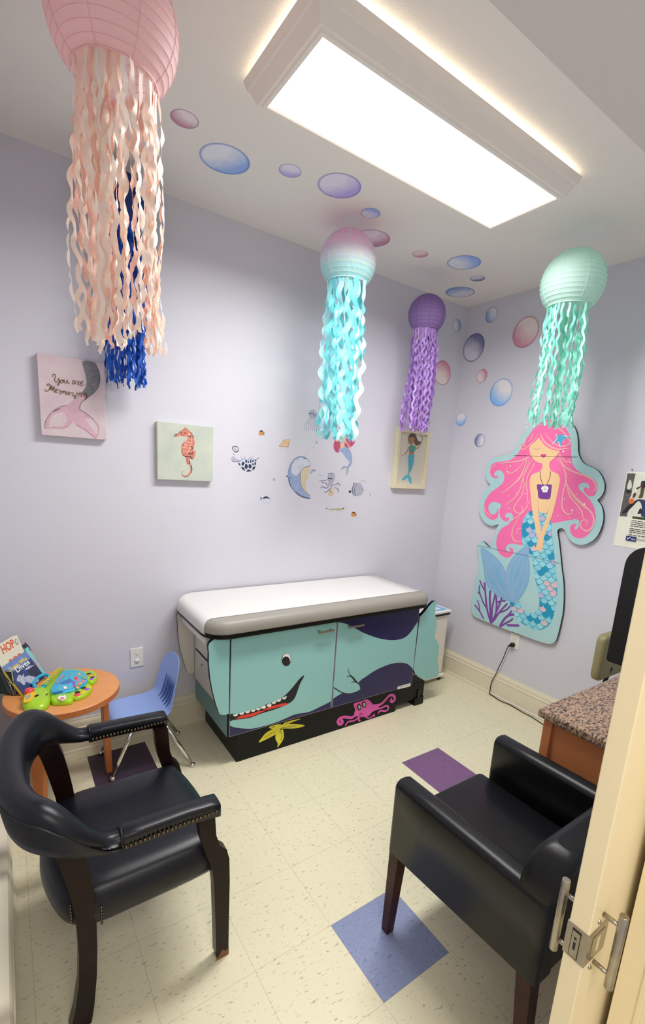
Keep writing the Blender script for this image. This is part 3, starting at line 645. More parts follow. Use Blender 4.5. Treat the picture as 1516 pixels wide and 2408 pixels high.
mx = -.97; a = at(1438, 1558, 'x', mx); b2 = at(1466, 1340, 'x', mx); c3 = at(1514, 1292, 'x', mx); z0 = a.z; z1 = c3.z + .012; y1 = max(a.y, b2.y); y0 = y1 - .52; pts = []
for (cy, cz, a0, r_) in ((y0, z0, PI, .02), (y1, z0, 1.5 * PI, .012), (y1, z1, 0, .085), (y0, z1, .5 * PI, .085)):
    oy = cy + (r_ if cy == y0 else -r_); oz = cz + (r_ if cz == z0 else -r_)
    for k in range(7): t = a0 + .5 * PI * k / 6; pts.append((mx, oy + r_ * math.cos(t), oz + r_ * math.sin(t)))
m = MB(); m.prism(pts, (.03, 0, 0)); m.build('case', M_blackp, MN, bevel=.006); ym = (y0 + y1) / 2
cpt = [(mx - .001, ym + (p_[1] - ym) * .965, (z0 + z1) / 2 + (p_[2] - (z0 + z1) / 2) * .965) for p_ in pts]; MB().prism(cpt, (-.004, 0, 0)).build('back_shell', M_blackp, MN, bevel=.002)
MB().box(mx + .005, mx + .03, ym - .03, ym + .03, .76, z0 + .1).build('stand_neck', M_blackp, MN); MB().slab(mx - .08, mx + .12, ym - .12, ym + .12, .751, .764, (.02,) * 4, .004, .002).build('stand_base', M_blackp, MN)
pa = at(1444, 1640, 'z', .751); o = MB().obox((pa.x, pa.y, .7505), (.20, -.06, 0), (-.03, -.12, 0), (0, 0, .0006)).build('paper_sheet', M_paper); tag(o, 'white paper corner lying on the speckled desk top', 'paper')
OC = thing('office_chair', 'khaki vinyl office chair with a worn corner, tucked behind the desk', 'chair', (-.23, -1.83, 0))
M_khaki = mat('khaki_vinyl', '8f8a62', .5, noise=(20, '857f5a', .6))
m = MB(); R = []
for y, ins in ((-1.605, .02), (-1.60, .008), (-1.59, .0), (-1.565, 0), (-1.555, .008), (-1.55, .02)):
    ri = []
    for (cx, cz, a0) in ((-.368 + .045, .572 + .045, PI), (-.035 - .045, .572 + .045, 1.5 * PI), (-.035 - .045, .850 - .045, 0), (-.368 + .045, .850 - .045, .5 * PI)):
        for k in range(6): t = a0 + .5 * PI * k / 5; ri.append((cx + (.045 - ins) * math.cos(t), y, cz + (.045 - ins) * math.sin(t)))
    R.append(ri)
m.loft(R).build('backrest', M_khaki, OC)
MB().slab(-.43, -.03, -2.06, -1.64, .40, .46, (.05,) * 4, .02).build('seat', M_khaki, OC)
m = MB(); m.tube([(-.23, -1.60, .64), (-.23, -1.58, .52), (-.23, -1.63, .40), (-.23, -1.8, .385)], .012, 10); m.tube([(-.23, -1.85, .40), (-.23, -1.85, .1)], .022, 14); m.build('frame', M_blackp, OC)
for k in range(5):
    a = 2 * PI * k / 5 + .3; e_ = Vector((-.23 + .19 * math.cos(a), -1.85 + .19 * math.sin(a), .055)); l = MB().tube([(-.23, -1.85, .10), e_], [.02, .012], 10).build('base_arm', M_blackp, OC)
    MB().lathe([(0, -.01), (.02, -.01), (.024, 0), (.02, .01), (0, .01)], (e_.x, e_.y, .024), 16, axis='x').build('caster', M_blackp, l)
MB().ball((-.364, -1.599, .835), .006, 8, sq=(1, .5, 1.6)).build('worn_corner', mat('bare_foam', 'd8d0a8', .9), OC)
# ---------------------------------------------------------------- sliding door
DR = thing('door_1', 'cream sliding door slid open at the right, seen edge-on with metal pull handles', 'door', (-1.86, -2.468, 0)); DR['kind'] = 'structure'
m = MB(); m.box(-2.29, -1.45, -2.485, -2.451, .012, 2.05); m.build('door_leaf', M_door, DR, bevel=.002)
m = MB(); m.box(-2.2915, -2.222, -2.4868, -2.4493, .869, .934); lk = m.build('lock_plate', M_steel, DR, bevel=.001)
M_dks = mat('lock_gap', '141210', .5)
m = MB(); m.box(-2.2922, -2.2915, -2.4745, -2.4595, .873, .928, 0); m.box(-2.2926, -2.2920, -2.4735, -2.4607, .8745, .9245, 1); m.box(-2.2930, -2.2926, -2.4690, -2.4650, .889, .914, 0); m.box(-2.2934, -2.2929, -2.4690, -2.4655, .905, .910, 1); m.build('latch_slot', [M_dks, M_steel], lk)
m = MB(); m.box(-2.275, -2.235, -2.4878, -2.4868, .880, .922, 0); m.box(-2.262, -2.250, -2.4882, -2.4878, .886, .916, 1); m.build('finger_cup', [M_steel, M_chrome], lk, bevel=.0004)
for nm, yb, ys_, z0, z1 in (('near', -2.515, -2.485, .832, .980), ('far', -2.418, -2.451, .812, .966)):
    m = MB(); m.tube([(-2.25, yb, z0), (-2.25, yb, z0 + .001), (-2.25, yb, z1 - .001), (-2.25, yb, z1)], [.0065, .0073, .0073, .0065], 18)
    zc = (z0 + z1) / 2
    for z in (zc - .05, zc + .05): m.tube([(-2.25, yb, z), (-2.25, ys_, z)], .0042, 12)
    h_ = m.build('pull_handle', M_steel, DR)
m = MB()
for z in (.947, .852): m.ball((-2.262, -2.4855, z), .004, 8)
m.build('screw', M_steel, DR)
# ---------------------------------------------------------------- paper lantern jellyfish
def paper_mat(name, hexc, trans=.45, grad=None, rough=.6):
    if not grad: return mat(name, hexc, rough, trans=trans, noise=(14, hexc, 0), bump=(90, .3))
    m = mat(name, hexc, rough, trans=trans, noise=(14, hexc, 0), bump=(90, .3)); nt = m.node_tree; N = nt.nodes
    tc = [n for n in N if n.type == 'TEX_COORD'][0]; sp = N.new('ShaderNodeSeparateXYZ'); nt.links.new(tc.outputs['Object'], sp.inputs[0])
    r = N.new('ShaderNodeValToRGB'); mr = N.new('ShaderNodeMapRange'); mr.inputs[1].default_value = -grad[0]; mr.inputs[2].default_value = grad[0]; nt.links.new(sp.outputs['Z'], mr.inputs[0]); nt.links.new(mr.outputs[0], r.inputs[0])
    e = r.color_ramp.elements; e[0].position = 0; e[0].color = lin(grad[1][0][1]); e[1].position = 1; e[1].color = lin(grad[1][-1][1])
    for p, c in grad[1][1:-1]: x = e.new(p); x.color = lin(c)
    for n in N:
        if n.type == 'BSDF_PRINCIPLED': nt.links.new(r.outputs[0], n.inputs['Base Color'])
        if n.type == 'BSDF_TRANSLUCENT': nt.links.new(r.outputs[0], n.inputs['Color'])
    return m
def lantern(name, label, P, R, mpaper, mrib, strm, nst, w, zlo, spread, open_=.42, gores=8, ribs=15, wav=1.0, seed=1, ring_in=.8, clump=0):
    rnd = random.Random(seed); P = Vector(P); zb = -R * math.sqrt(1 - open_ ** 2)
    T_ = thing(name, label, 'paper lantern', P + Vector((0, 0, zlo - P.z)), 'jellyfish lanterns hanging from the ceiling')
    # globe: scalloped between wire ribs
    prof = []; top = .20; a0 = math.asin(open_); a1 = PI - math.asin(top); n_ = ribs * 4
    for i in range(n_ + 1):
        a = a0 + (a1 - a0) * i / n_; sc_ = 1 - .010 * (.5 + .5 * math.cos(2 * PI * i / 4)) * 0 - .012 * abs(math.cos(PI * i / 4)) ** 3 * -1
        s_ = 1 + .010 * (1 if i % 4 == 0 else 0) - .0; prof.append((R * math.sin(a) * (1.0 - (.012 if i % 4 else 0)), -R * math.cos(a) * (1.0 - (.012 if i % 4 else 0))))
    gm = MB(); gm.lathe(prof, P, 48); gm.f = gm.f[:-2]; gm.mi = gm.mi[:-2]; gm.sm = gm.sm[:-2]
    gl = gm.build('globe', mpaper, T_)
    gl.location = P - WL[T_.name]; gl.data.transform(Matrix.Translation(-(P - WL[T_.name]))); WL[gl.name] = Vector(P)
    rm = MB()
    for g in range(gores):
        a = 2 * PI * g / gores + .2; pa = [P + Vector((r * 1.004 * math.cos(a), r * 1.004 * math.sin(a), z)) for r, z in prof[::2]]
        rm.tube(pa, .0008, 5)
    rm.build('paper_seam', mrib, T_)
    rl = MB()
    for r, z in prof[::4]: rl.ring(P + Vector((0, 0, z)), r * 1.001, .0007, n=48, m=5)
    rl.build('wire_ribs', mrib, T_)
    MB().ring(P + Vector((0, 0, zb)), R * open_, .0022).build('wire_ring', mrib, T_); MB().ring(P + Vector((0, 0, R * math.cos(math.asin(top)))), R * top, .0022).build('wire_ring', mrib, T_)
    MB().tube([(P.x, P.y, P.z + R * .97), (P.x, P.y, H - .0005)], .0004, 5).build('hanging_string', M_pwhite, T_)
    zt = P.z + zb
    for i in range(nst):
        a = 2 * PI * (i + rnd.uniform(-.3, .3)) / nst; a += clump * math.sin(3 * a + seed) / 3; rad = R * open_ * rnd.uniform(ring_in, 1.02) * spread
        base = P + Vector((math.cos(a) * rad, math.sin(a) * rad, 0)); nseg = 76; L_ = zt + .01 - zlo - rnd.uniform(-.02, .05) * (zt - zlo)
        ph = rnd.uniform(0, 6); fr = rnd.uniform(.8, 1.25) * 34 * wav; tw = rnd.uniform(-1, 1) * 5; yaw0 = a + PI / 2 + rnd.uniform(-.6, .6); vs = []; ph2 = rnd.uniform(0, 6)
        for k in range(nseg + 1):
            t = k / nseg; z = zt + .01 - L_ * t; env = min(1, t * 6)
            off = w * .50 * math.sin(fr * L_ * t + ph) * env; yaw = yaw0 + env * (.8 * math.sin(3.1 * t + ph2) + .55 * math.sin(fr * L_ * t * .97 + ph2) + tw * .12 * t)
            dr = Vector((math.cos(yaw), math.sin(yaw), 0)); c_ = base + Vector((0, 0, z - P.z)) + Vector((math.cos(a), math.sin(a), 0)) * (.012 * math.sin(2.2 * t * 3 + ph) * env) + dr * off + Vector((math.cos(ph), math.sin(ph), 0)) * .02 * t * rnd.uniform(.9, 1.1)
            hw = w * .5 * (1 if t < .97 else .8); tilt = math.cos(fr * L_ * t + ph) * w * .25
            vs += [c_ + dr * hw + Vector((0, 0, tilt)), c_ - dr * hw - Vector((0, 0, tilt))]
        m = MB(); m.add(vs, [(2 * k, 2 * k + 1, 2 * k + 3, 2 * k + 2) for k in range(nseg)], 0, True)
        m.build('streamer', strm[i % len(strm)], T_, fix=False)
    return T_, gl
lantern('paper_lantern', 'large pink jellyfish lantern with long peach streamers, nearest to the door', (-2.7386, -1.2019, 2.716), .155,
        paper_mat('pink_paper', 'ffe4e4', .55), mat('pink_seam', 'f4c0c4', .6), [paper_mat('peach_streamer', 'fdeee0', .25), paper_mat('peach_streamer_b', 'fce2d2', .25), paper_mat('peach_streamer_c', 'fff8ee', .2), MT['peach_streamer'], paper_mat('salmon_streamer', 'f8c8b8', .25)], 66, .0120, 1.965, 1.0, .66, 8, 16, 2.2, seed=3, ring_in=.80, clump=.8)
lantern('paper_lantern', 'dark blue jellyfish lantern mostly hidden behind the pink one', (-2.515, -.152, 2.775), .118,
        paper_mat('royal_blue_paper', '123a86', .3), mat('blue_seam', '0c2c66', .6), [paper_mat('blue_streamer', '1450b8', .3), paper_mat('blue_streamer_b', '0f3f94', .3), paper_mat('blue_streamer_c', '1c62c8', .3)], 46, .011, 1.985, 1.0, .66, 8, 12, 2.2, seed=5)
_, ga = lantern('paper_lantern', 'pink-to-turquoise fish-scale jellyfish lantern with wide aqua streamers, centre of room', (-1.452, -.435, 2.748), .150,
        paper_mat('ombre_paper', '9adfe2', .45, grad=(.15, [(0, 'a8f8f8'), (.3, 'c4fafa'), (.45, 'f0f6fe'), (.65, 'ffd2ec'), (1, 'ff9ccc')])), mat('aqua_seam', 'd4f0f4', .6), [paper_mat('aqua_streamer', 'a0f0f0', .35), paper_mat('aqua_streamer_b', '86e6ec', .35), paper_mat('aqua_streamer_c', 'c4e0ee', .35), paper_mat('aqua_streamer_d', 'c8faf6', .3)], 34, .027, 1.83, 1.0, .70, 8, 14, 1.55, seed=11, clump=.7)
lantern('paper_lantern', 'small purple jellyfish lantern with crinkled violet streamers in front of framed mermaid', (-.70, -.29, 2.680), .122,
        paper_mat('purple_paper', 'a586c4', .35), mat('purple_seam', '86689e', .6), [paper_mat('violet_streamer', 'c09ade', .3), paper_mat('violet_streamer_b', 'a880c8', .3), paper_mat('violet_streamer_c', 'd4b0ec', .3)], 60, .0125, 1.945, 1.0, .66, 8, 12, 2.8, seed=8)
lantern('paper_lantern', 'mint green jellyfish lantern hanging in front of the mermaid cutout', (-.555, -1.195, 2.680), .158,
        paper_mat('mint_paper', 'dcf8ee', .5), mat('mint_seam', 'c0ecdc', .6), [paper_mat('mint_streamer', 'a0f2dc', .35), paper_mat('mint_streamer_b', 'c4f8ea', .3), paper_mat('mint_streamer_c', '86e8d0', .35)], 42, .0115, 1.955, 1.0, .68, 8, 16, 2.3, seed=14, clump=.85)
# gold scallops on the ombre lantern
M_gold = mat('pale_gold_print', 'e8e4b0', .5); m = MB(); c_ = Vector((-1.452, -.435, 2.748)); R_ = .1512; rows_ = 9
for r_ in range(rows_):
    lat = 1.25 - r_ * .265; nn = 14
    for k in range(nn):
        lon = 2 * PI * (k + .5 * (r_ % 2)) / nn; vs = []
        for i in range(9):
            t = i / 8; dl = PI / nn * (2 * t - 1); la = lat - .27 * math.sin(PI * t) ** .7
            for dw in (-.008, .008):
                q = la + dw; lo = lon + dl; vs.append(c_ + Vector((math.cos(q) * math.cos(lo), math.cos(q) * math.sin(lo), math.sin(q))) * R_)
        m.add(vs, [(2 * i, 2 * i + 1, 2 * i + 3, 2 * i + 2) for i in range(8)], 0, True)
m.build('scale_print', M_gold, ga, fix=False)
# ---------------------------------------------------------------- bubble decals
def bubble_mat(name, rim, body, pale, ang):
    m = bpy.data.materials.new(name); m.use_nodes = True; nt = m.node_tree; N = nt.nodes; L = nt.links; b = N['Principled BSDF']; b.inputs['Roughness'].default_value = .55
    tc = N.new('ShaderNodeTexCoord'); sp = N.new('ShaderNodeSeparateXYZ'); L.new(tc.outputs['Object'], sp.inputs[0])
    x, y = sp.outputs['X'], sp.outputs['Y']; r2 = math_node(nt, 'ADD', math_node(nt, 'MULTIPLY', x, x), math_node(nt, 'MULTIPLY', y, y)); r = math_node(nt, 'SQRT', r2)
    d = math_node(nt, 'ADD', math_node(nt, 'MULTIPLY', x, math.cos(ang)), math_node(nt, 'MULTIPLY', y, math.sin(ang)))
    nz = N.new('ShaderNodeTexNoise'); nz.inputs['Scale'].default_value = 2.2; L.new(tc.outputs['Object'], nz.inputs['Vector'])
    dd = math_node(nt, 'ADD', d, math_node(nt, 'MULTIPLY', math_node(nt, 'SUBTRACT', nz.outputs['Fac'], .5), .7))
    dd = math_node(nt, 'ADD', dd, math_node(nt, 'MULTIPLY', r2, .45))
    rp = N.new('ShaderNodeValToRGB'); mr = N.new('ShaderNodeMapRange'); mr.inputs[1].default_value = -.7; mr.inputs[2].default_value = 1.3; L.new(dd, mr.inputs[0]); L.new(mr.outputs[0], rp.inputs[0])
    e = rp.color_ramp.elements; e[0].position = .25; e[0].color = lin(pale); e[1].position = .78; e[1].color = lin(body); q = e.new(.5); q.color = mixc(pale, body, .45)
    er = N.new('ShaderNodeMapRange'); er.inputs[1].default_value = .86; er.inputs[2].default_value = .97; L.new(r, er.inputs[0])
    L.new(mix_rgb(nt, math_node(nt, 'MULTIPLY', er.outputs[0], .75), rp.outputs[0], lin(rim)), b.inputs['Base Color']); return m
def mixc(a, b, t): a, b = lin(a), lin(b); return tuple(a[i] * (1 - t) + b[i] * t for i in range(3)) + (1,)
BS = {'pink': ('a8708a', 'c890a4', 'f0e4e8'), 'blue': ('6c8cc8', '98b8f4', 'eaeef8'), 'lilac': ('8c80c0', 'bab0ee', 'ece6f6'), 'navy': ('4a5278', '7a80a8', 'dcdce8'), 'sky': ('6c94cc', '8cbcf4', 'ecE8e8'), 'steel': ('566a90', '8cacd4', 'e0e2ec'), 'rose': ('b06c84', 'd898ac', 'f0e0dc')}
disc = bpy.data.meshes.new('bubble_disc'); vs = [(math.cos(2 * PI * k / 40), math.sin(2 * PI * k / 40), 0) for k in range(40)]; disc.from_pydata(vs, [], [tuple(range(40))])
BC = 0
def bubble(u, v, uL, uR, ax, val, st, ang, label, group='painted bubble decals'):
    global BC
    a, b = at(uL, v, ax, val), at(uR, v, ax, val); r = (a - b).length / 2; c = (a + b) / 2; me = disc.copy(); me.materials.clear(); me.materials.append(bubble_mat('bubble_paint_%s' % st, *BS[st], ang))
    o = bpy.data.objects.new('bubble_decal', me); COL.objects.link(o); BC += 1; lift = .0003
    if ax == 'z': o.location = c - Vector((0, 0, lift)); o.rotation_euler = (PI, 0, 0)
    if ax == 'y': o.location = c - Vector((0, lift, 0)); o.rotation_euler = (PI / 2, 0, 0)
    if ax == 'x': o.location = c - Vector((lift, 0, 0)); o.rotation_euler = (PI / 2, 0, -PI / 2)
    o.scale = (r, r, 1); tag(o, label, 'wall decal', group)
for a in ((434, 280, 403, 465, 'z', H, 'pink', -1.9, 'dusky pink bubble decal on the ceiling beside the pink lantern'), (529.5, 375, 473, 585, 'z', H, 'blue', -.5, 'largest blue bubble decal on the ceiling, left of the light'),
          (682, 401.7, 656, 708, 'z', H, 'lilac', -1.2, 'small lilac bubble decal on the ceiling between two large ones'), (798, 437.6, 747, 849, 'z', H, 'lilac', -.3, 'largest lilac bubble decal on the ceiling above the scaled lantern'),
          (871, 501.5, 848, 894, 'z', H, 'blue', 1.5, 'small blue bubble decal on the ceiling just above the scaled lantern'), (874, 561, 832, 917, 'z', H, 'pink', -.4, 'mauve bubble decal half hidden behind the scaled lantern'),
          (987.7, 597.5, 969, 1006.5, 'z', H, 'rose', -.5, 'smallest rose bubble decal on the ceiling'), (1090.3, 617.6, 1050.5, 1130.7, 'z', H, 'blue', 1.3, 'wide pale blue bubble decal on the ceiling, uppermost of three by the corner'),
          (1122.3, 654.7, 1104.3, 1140.2, 'z', H, 'navy', -.4, 'tiny slate bubble decal on the ceiling, middle of three by the corner'), (1081.4, 687.2, 1047, 1115.6, 'z', H, 'steel', 2.9, 'steel blue bubble decal on the ceiling nearest the corner'),
          (1074, 765.5, 1064.2, 1083.8, 'y', 0, 'steel', .3, 'small steel blue bubble decal on the back wall beside the purple lantern'), (1154.8, 740.3, 1141.4, 1168.2, 'x', 0, 'steel', 3.6, 'small steel blue bubble decal high on the right wall'),
          (1112.6, 817.6, 1089.5, 1137.8, 'x', 0, 'navy', 1.0, 'large slate bubble decal at the corner of the right wall'), (1236, 781, 1206.5, 1265.4, 'x', 0, 'rose', -2.2, 'large rose bubble decal beside the mint lantern'),
          (1040, 877, 1021, 1059.3, 'y', 0, 'rose', 1.2, 'rose bubble decal on the back wall beside the violet streamers'), (1132.9, 883.7, 1120.5, 1145, 'x', 0, 'rose', .5, 'smallest rose bubble decal on the right wall'),
          (1178, 923, 1151.9, 1204.2, 'x', 0, 'sky', -2.2, 'bright blue bubble decal in the middle of the right wall'), (1084, 986, 1072, 1096, 'x', 0, 'sky', -1.4, 'small bright blue bubble decal low near the corner'),
          (1128, 1035.8, 1115.5, 1140, 'x', 0, 'navy', 3.0, 'small slate bubble decal beside the mermaid cutout')):
    bubble(*a)
# ---------------------------------------------------------------- wall stickers
G1 = 'sea creature stickers on the back wall'
def stickers():
    A_ = (6.891, 540, 950); B_ = (7.58, 700, 950)
    ink = mat('sticker_ink', '2a2d3c', .6); gry = mat('sticker_grey', 'b4b6c4', .6, noise=(60, 'a0a4b8', .6)); blu = mat('sticker_soft_blue', '8ea4cc', .6, noise=(25, 'a8b4d0', .8)); dkb = mat('sticker_slate', '5a6a90', .6)
    cream = mat('sticker_cream', 'd8cbb0', .6); navy = mat('sticker_navy', '2c3650', .6, noise=(40, '222a40', .6)); orange = mat('sticker_orange', 'd89a4e', .6, noise=(60, 'c88840', .5)); sand = mat('sticker_sand', 'dcb48c', .6, noise=(40, 'e2c4a0', .8)); pale = mat('sticker_pale', 'd0d4e0', .6); blush = mat('sticker_blush', 'd8a0a0', .6)
    def fin(a, name, label, cat='wall decal'): o = a.done(name); tag(o, label, cat, G1)
    a = Art('y', 0, -1, start=.0002, crop=A_)   # narwhal
    a.poly([(1210, 860), (1150, 848), (1080, 870), (1020, 920), (975, 990), (950, 1080), (945, 1180), (960, 1270), (995, 1350), (1050, 1420), (1120, 1480), (1200, 1520), (1300, 1535), (1305, 1520), (1300, 1470), (1250, 1430), (1225, 1380), (1235, 1290), (1270, 1200), (1300, 1120), (1315, 1040), (1300, 960), (1260, 890)], blu)
    a.poly([(1200, 872), (1130, 870), (1070, 900), (1020, 960), (1000, 1040), (1010, 1120), (1080, 1160), (1150, 1080), (1200, 1020), (1305, 1000), (1295, 950), (1250, 890)], pale)
    a.poly([(1195, 1022), (1160, 1080), (1145, 1170), (1150, 1260), (1175, 1350), (1220, 1420), (1290, 1475), (1300, 1465), (1250, 1425), (1226, 1370), (1238, 1290), (1272, 1200), (1300, 1120), (1312, 1040), (1308, 1005), (1250, 1025)], cream)
    for s in ([(1200, 1030), (1175, 1120), (1180, 1240), (1215, 1370), (1260, 1435)], [(1240, 1030), (1215, 1130), (1205, 1240), (1220, 1340)], [(1280, 1015), (1250, 1120), (1225, 1230)]): a.stroke(s, .0014, mat('sticker_brown', 'a08c70', .6))
    a.stroke([(1190, 1024), (1150, 1100), (1140, 1200), (1160, 1320), (1210, 1410), (1290, 1475)], .002, ink); a.stroke([(1195, 1020), (1230, 1030), (1270, 1008), (1310, 1000)], .002, ink)
    a.stroke([(1210, 860), (1150, 848), (1080, 870), (1020, 920), (975, 990), (950, 1080), (945, 1180), (960, 1270), (995, 1350), (1050, 1420), (1120, 1480), (1200, 1520), (1300, 1535)], .0025, dkb)
    a.stroke([(1260, 885), (1300, 950), (1312, 1010)], .002, dkb)
    a.poly([(910, 1168), (940, 1150), (1000, 1125), (1018, 1160), (1005, 1192), (950, 1190)], blu, 2); a.poly([(1310, 1100), (1340, 1060), (1390, 1075), (1360, 1090), (1300, 1142)], blu, 2); a.stroke([(945, 1190), (1005, 1192)], .003, dkb); a.stroke([(908, 1168), (945, 1172)], .004, ink); a.stroke([(1340, 1062), (1392, 1076)], .003, ink)
    a.poly([(1212, 862), (1245, 850), (1278, 788), (1235, 830)], cream, 1); a.stroke([(1195, 868), (1215, 885), (1248, 880)], .004, ink); a.stroke([(1160, 998), (1172, 1000), (1185, 985)], .002, ink); a.dot((1132, 1030), .006, blush)
    for q in ((1100, 880), (1120, 870), (1078, 900), (1103, 900), (1045, 945), (1080, 938), (1018, 955), (1015, 1005), (980, 1060), (998, 1022), (978, 1240), (1003, 1295), (1015, 1355), (1052, 1392)): a.dot(q, .0018, ink, 6)
    a.stroke([(960, 1190), (965, 1270), (995, 1340)], .006, dkb, taper=True); a.stroke([(1060, 1420), (1150, 1490), (1290, 1530)], .008, dkb, taper=True)
    fin(a, 'narwhal_sticker', 'blue narwhal sticker with cream belly curving down the wall')
    a = Art('y', 0, -1, start=.0002, crop=A_)   # turtle
    a.poly([(118, 935), (170, 890), (240, 870), (310, 872), (370, 885), (438, 890), (436, 950), (420, 1030), (360, 1085), (300, 1098), (240, 1090), (180, 1030), (140, 970)], pale)
    for p in ([(125, 948), (165, 965), (175, 1010), (150, 985)], [(195, 945), (235, 935), (240, 965), (210, 1005), (188, 985)], [(250, 910), (280, 900), (285, 945), (255, 955)], [(300, 905), (318, 950), (290, 960)], [(325, 905), (350, 915), (348, 955), (328, 950)], [(360, 912), (388, 915), (385, 942), (365, 940)], [(400, 905), (432, 900), (430, 925), (405, 925)], [(265, 965), (290, 990), (290, 1035), (265, 1058), (242, 1030), (245, 985)], [(325, 970), (352, 995), (350, 1035), (330, 1050), (303, 1030), (305, 985)], [(360, 960), (385, 965), (382, 1000), (362, 985)], [(400, 945), (428, 940), (422, 985), (400, 995)], [(180, 1020), (230, 1025), (248, 1085), (205, 1060)], [(300, 1058), (355, 1085), (300, 1096), (260, 1090)], [(370, 1020), (418, 1010), (400, 1055), (368, 1078)]): a.poly(p, navy, 1)
    a.poly([(22, 890), (40, 855), (70, 852), (105, 885), (160, 910), (165, 930), (130, 925), (70, 935), (35, 920)], gry); a.stroke([(35, 918), (70, 936), (130, 928), (165, 935)], .002, ink)
    for s in ([(175, 850), (185, 880), (210, 895)], [(240, 830), (228, 870), (245, 890)], [(325, 830), (330, 870), (350, 890)], [(385, 840), (372, 875), (370, 895)], [(470, 875), (440, 885), (420, 905)]): a.stroke(s, .004, gry, taper=True)
    for q in ((180, 915), (215, 900), (250, 885), (310, 885), (350, 895), (395, 905)): a.dot(q, .005, blu)
    a.stroke([(470, 872), (445, 882)], .003, ink)
    fin(a, 'turtle_sticker', 'upside-down sea turtle sticker with dark navy shell')
    a = Art('y', 0, -1, start=.0002, crop=A_)
    a.poly([(35, 710), (60, 685), (95, 678), (130, 695), (143, 740), (130, 775), (95, 785), (60, 760)], navy); a.poly([(48, 712), (70, 694), (95, 690), (125, 703), (133, 740), (120, 765), (95, 772), (66, 752)], pale)
    for s in ([(70, 700), (85, 720), (110, 700)], [(60, 725), (85, 720), (95, 740), (75, 755)], [(95, 740), (120, 735)], [(95, 740), (100, 768)]): a.stroke(s, .0016, navy, 1)
    a.dot((162, 765), .0025, gry, 8); fin(a, 'baby_turtle_sticker', 'tiny turtle shell sticker above the upside-down turtle')
    for cx, cy, f, lab in ((505, 470, A_, 'orange clownfish sticker, upper left of the group'), (988, 1965, B_, 'orange clownfish sticker at the lower right of the group')):
        k = 1.1 if f is B_ else 1; a = Art('y', 0, -1, start=.0002, crop=f)
        a.poly([(cx + k * dx, cy + k * dy) for dx, dy in ((-38, 10), (-25, -32), (0, -43), (30, -35), (42, 0), (30, 32), (0, 42), (-28, 35))], orange); a.poly([(cx - 20, cy - 30), (cx, cy - 42), (cx + 30, cy - 30), (cx + 30, cy - 12), (cx, cy - 18)], ink, 2); a.poly([(cx + 38, cy + 5), (cx + 54, cy - 20), (cx + 52, cy + 45), (cx + 40, cy + 22)], ink, 1)
        a.dot((cx - 15, cy + 5), .0018, ink, 6); a.dot((cx + 5, cy + 8), .002, ink, 6); fin(a, 'clownfish_sticker', lab)
    a = Art('y', 0, -1, start=.0002, crop=A_)
    a.poly([(798, 675), (840, 630), (880, 575), (930, 580), (970, 565), (968, 600), (955, 650), (940, 690), (880, 688), (820, 690)], sand, 2); a.stroke([(935, 690), (945, 715), (940, 740)], .002, mat('sticker_rust', '8c6044', .6)); a.stroke([(800, 678), (840, 632), (880, 578), (930, 582), (970, 568)], .0015, MT['sticker_rust']); a.stroke([(800, 685), (880, 690), (940, 692), (960, 640), (972, 590)], .0022, MT['sticker_rust'])
    a.dot((915, 607), .0015, ink, 6); a.dot((885, 600), .0015, ink, 6); fin(a, 'stingray_sticker', 'small sandy orange stingray sticker')
    a = Art('y', 0, -1, start=.0002, crop=A_)   # jellyfish
    a.poly([(1278, 170), (1285, 125), (1320, 97), (1365, 95), (1395, 130), (1402, 180), (1385, 230), (1340, 240), (1295, 225)], gry); a.stroke([(1280, 160), (1320, 150), (1360, 165), (1372, 205)], .004, ink); a.stroke([(1398, 140), (1403, 180), (1388, 228)], .003, ink); a.dot((1325, 187), .001, ink, 6)
    for i in range(9):
        x = 1255 + i * 18; dx = (i - 3.5) * 14; a.stroke([(x + 20, 238), (x + dx * .3 + 8, 290), (x + dx * .6 - 8, 340), (x + dx * .9 + 8, 390), (x + dx * 1.1, 430 + (i % 3) * 12)], .0016, dkb)
    fin(a, 'jellyfish_sticker', 'small grey jellyfish sticker beside the aqua streamers')
    a = Art('y', 0, -1, start=.0002, crop=A_)   # puffer
    a.poly([(525, 1560), (545, 1515), (590, 1495), (640, 1515), (658, 1560), (640, 1610), (590, 1622), (545, 1600)], pale); a.poly([(530, 1530), (565, 1500), (610, 1500), (655, 1535), (600, 1528), (560, 1535)], navy, 2); a.poly([(497, 1505), (525, 1528), (500, 1560)], navy, 1)
    for k in range(14): t = PI * k / 13; a.dot((592 + 60 * math.cos(t), 1560 + 58 * math.sin(t)), .0014, gry, 5)
    a.dot((600, 1574), .0012, ink, 6); fin(a, 'pufferfish_sticker', 'pale pufferfish sticker with dark back at lower left')
    a = Art('y', 0, -1, start=.0002, crop=B_)   # octopus
    a.poly([(530, 1300), (545, 1250), (590, 1225), (640, 1245), (662, 1300), (650, 1370), (620, 1420), (640, 1450), (590, 1470), (530, 1460), (500, 1470), (540, 1420), (535, 1360)], gry)
    for s in ([(530, 1445), (500, 1410), (480, 1395)], [(560, 1470), (500, 1500), (440, 1475), (400, 1500)], [(570, 1490), (530, 1550), (500, 1575), (465, 1555)], [(620, 1440), (680, 1430), (720, 1412), (745, 1445), (770, 1440)], [(640, 1470), (700, 1510), (728, 1550), (705, 1578)], [(600, 1460), (590, 1510), (550, 1560)], [(470, 1410), (440, 1395), (432, 1375)]): a.stroke(s, .005, mat('sticker_dark_grey', '50535f', .6), taper=True)
    a.stroke([(378, 1368), (460, 1362), (540, 1352)], .0025, ink, 1); a.poly(ell(555, 1325, 17, 12), ink, 1); a.poly(ell(597, 1330, 17, 12), ink, 1); a.stroke([(565, 1322), (590, 1325)], .0015, ink, 1)
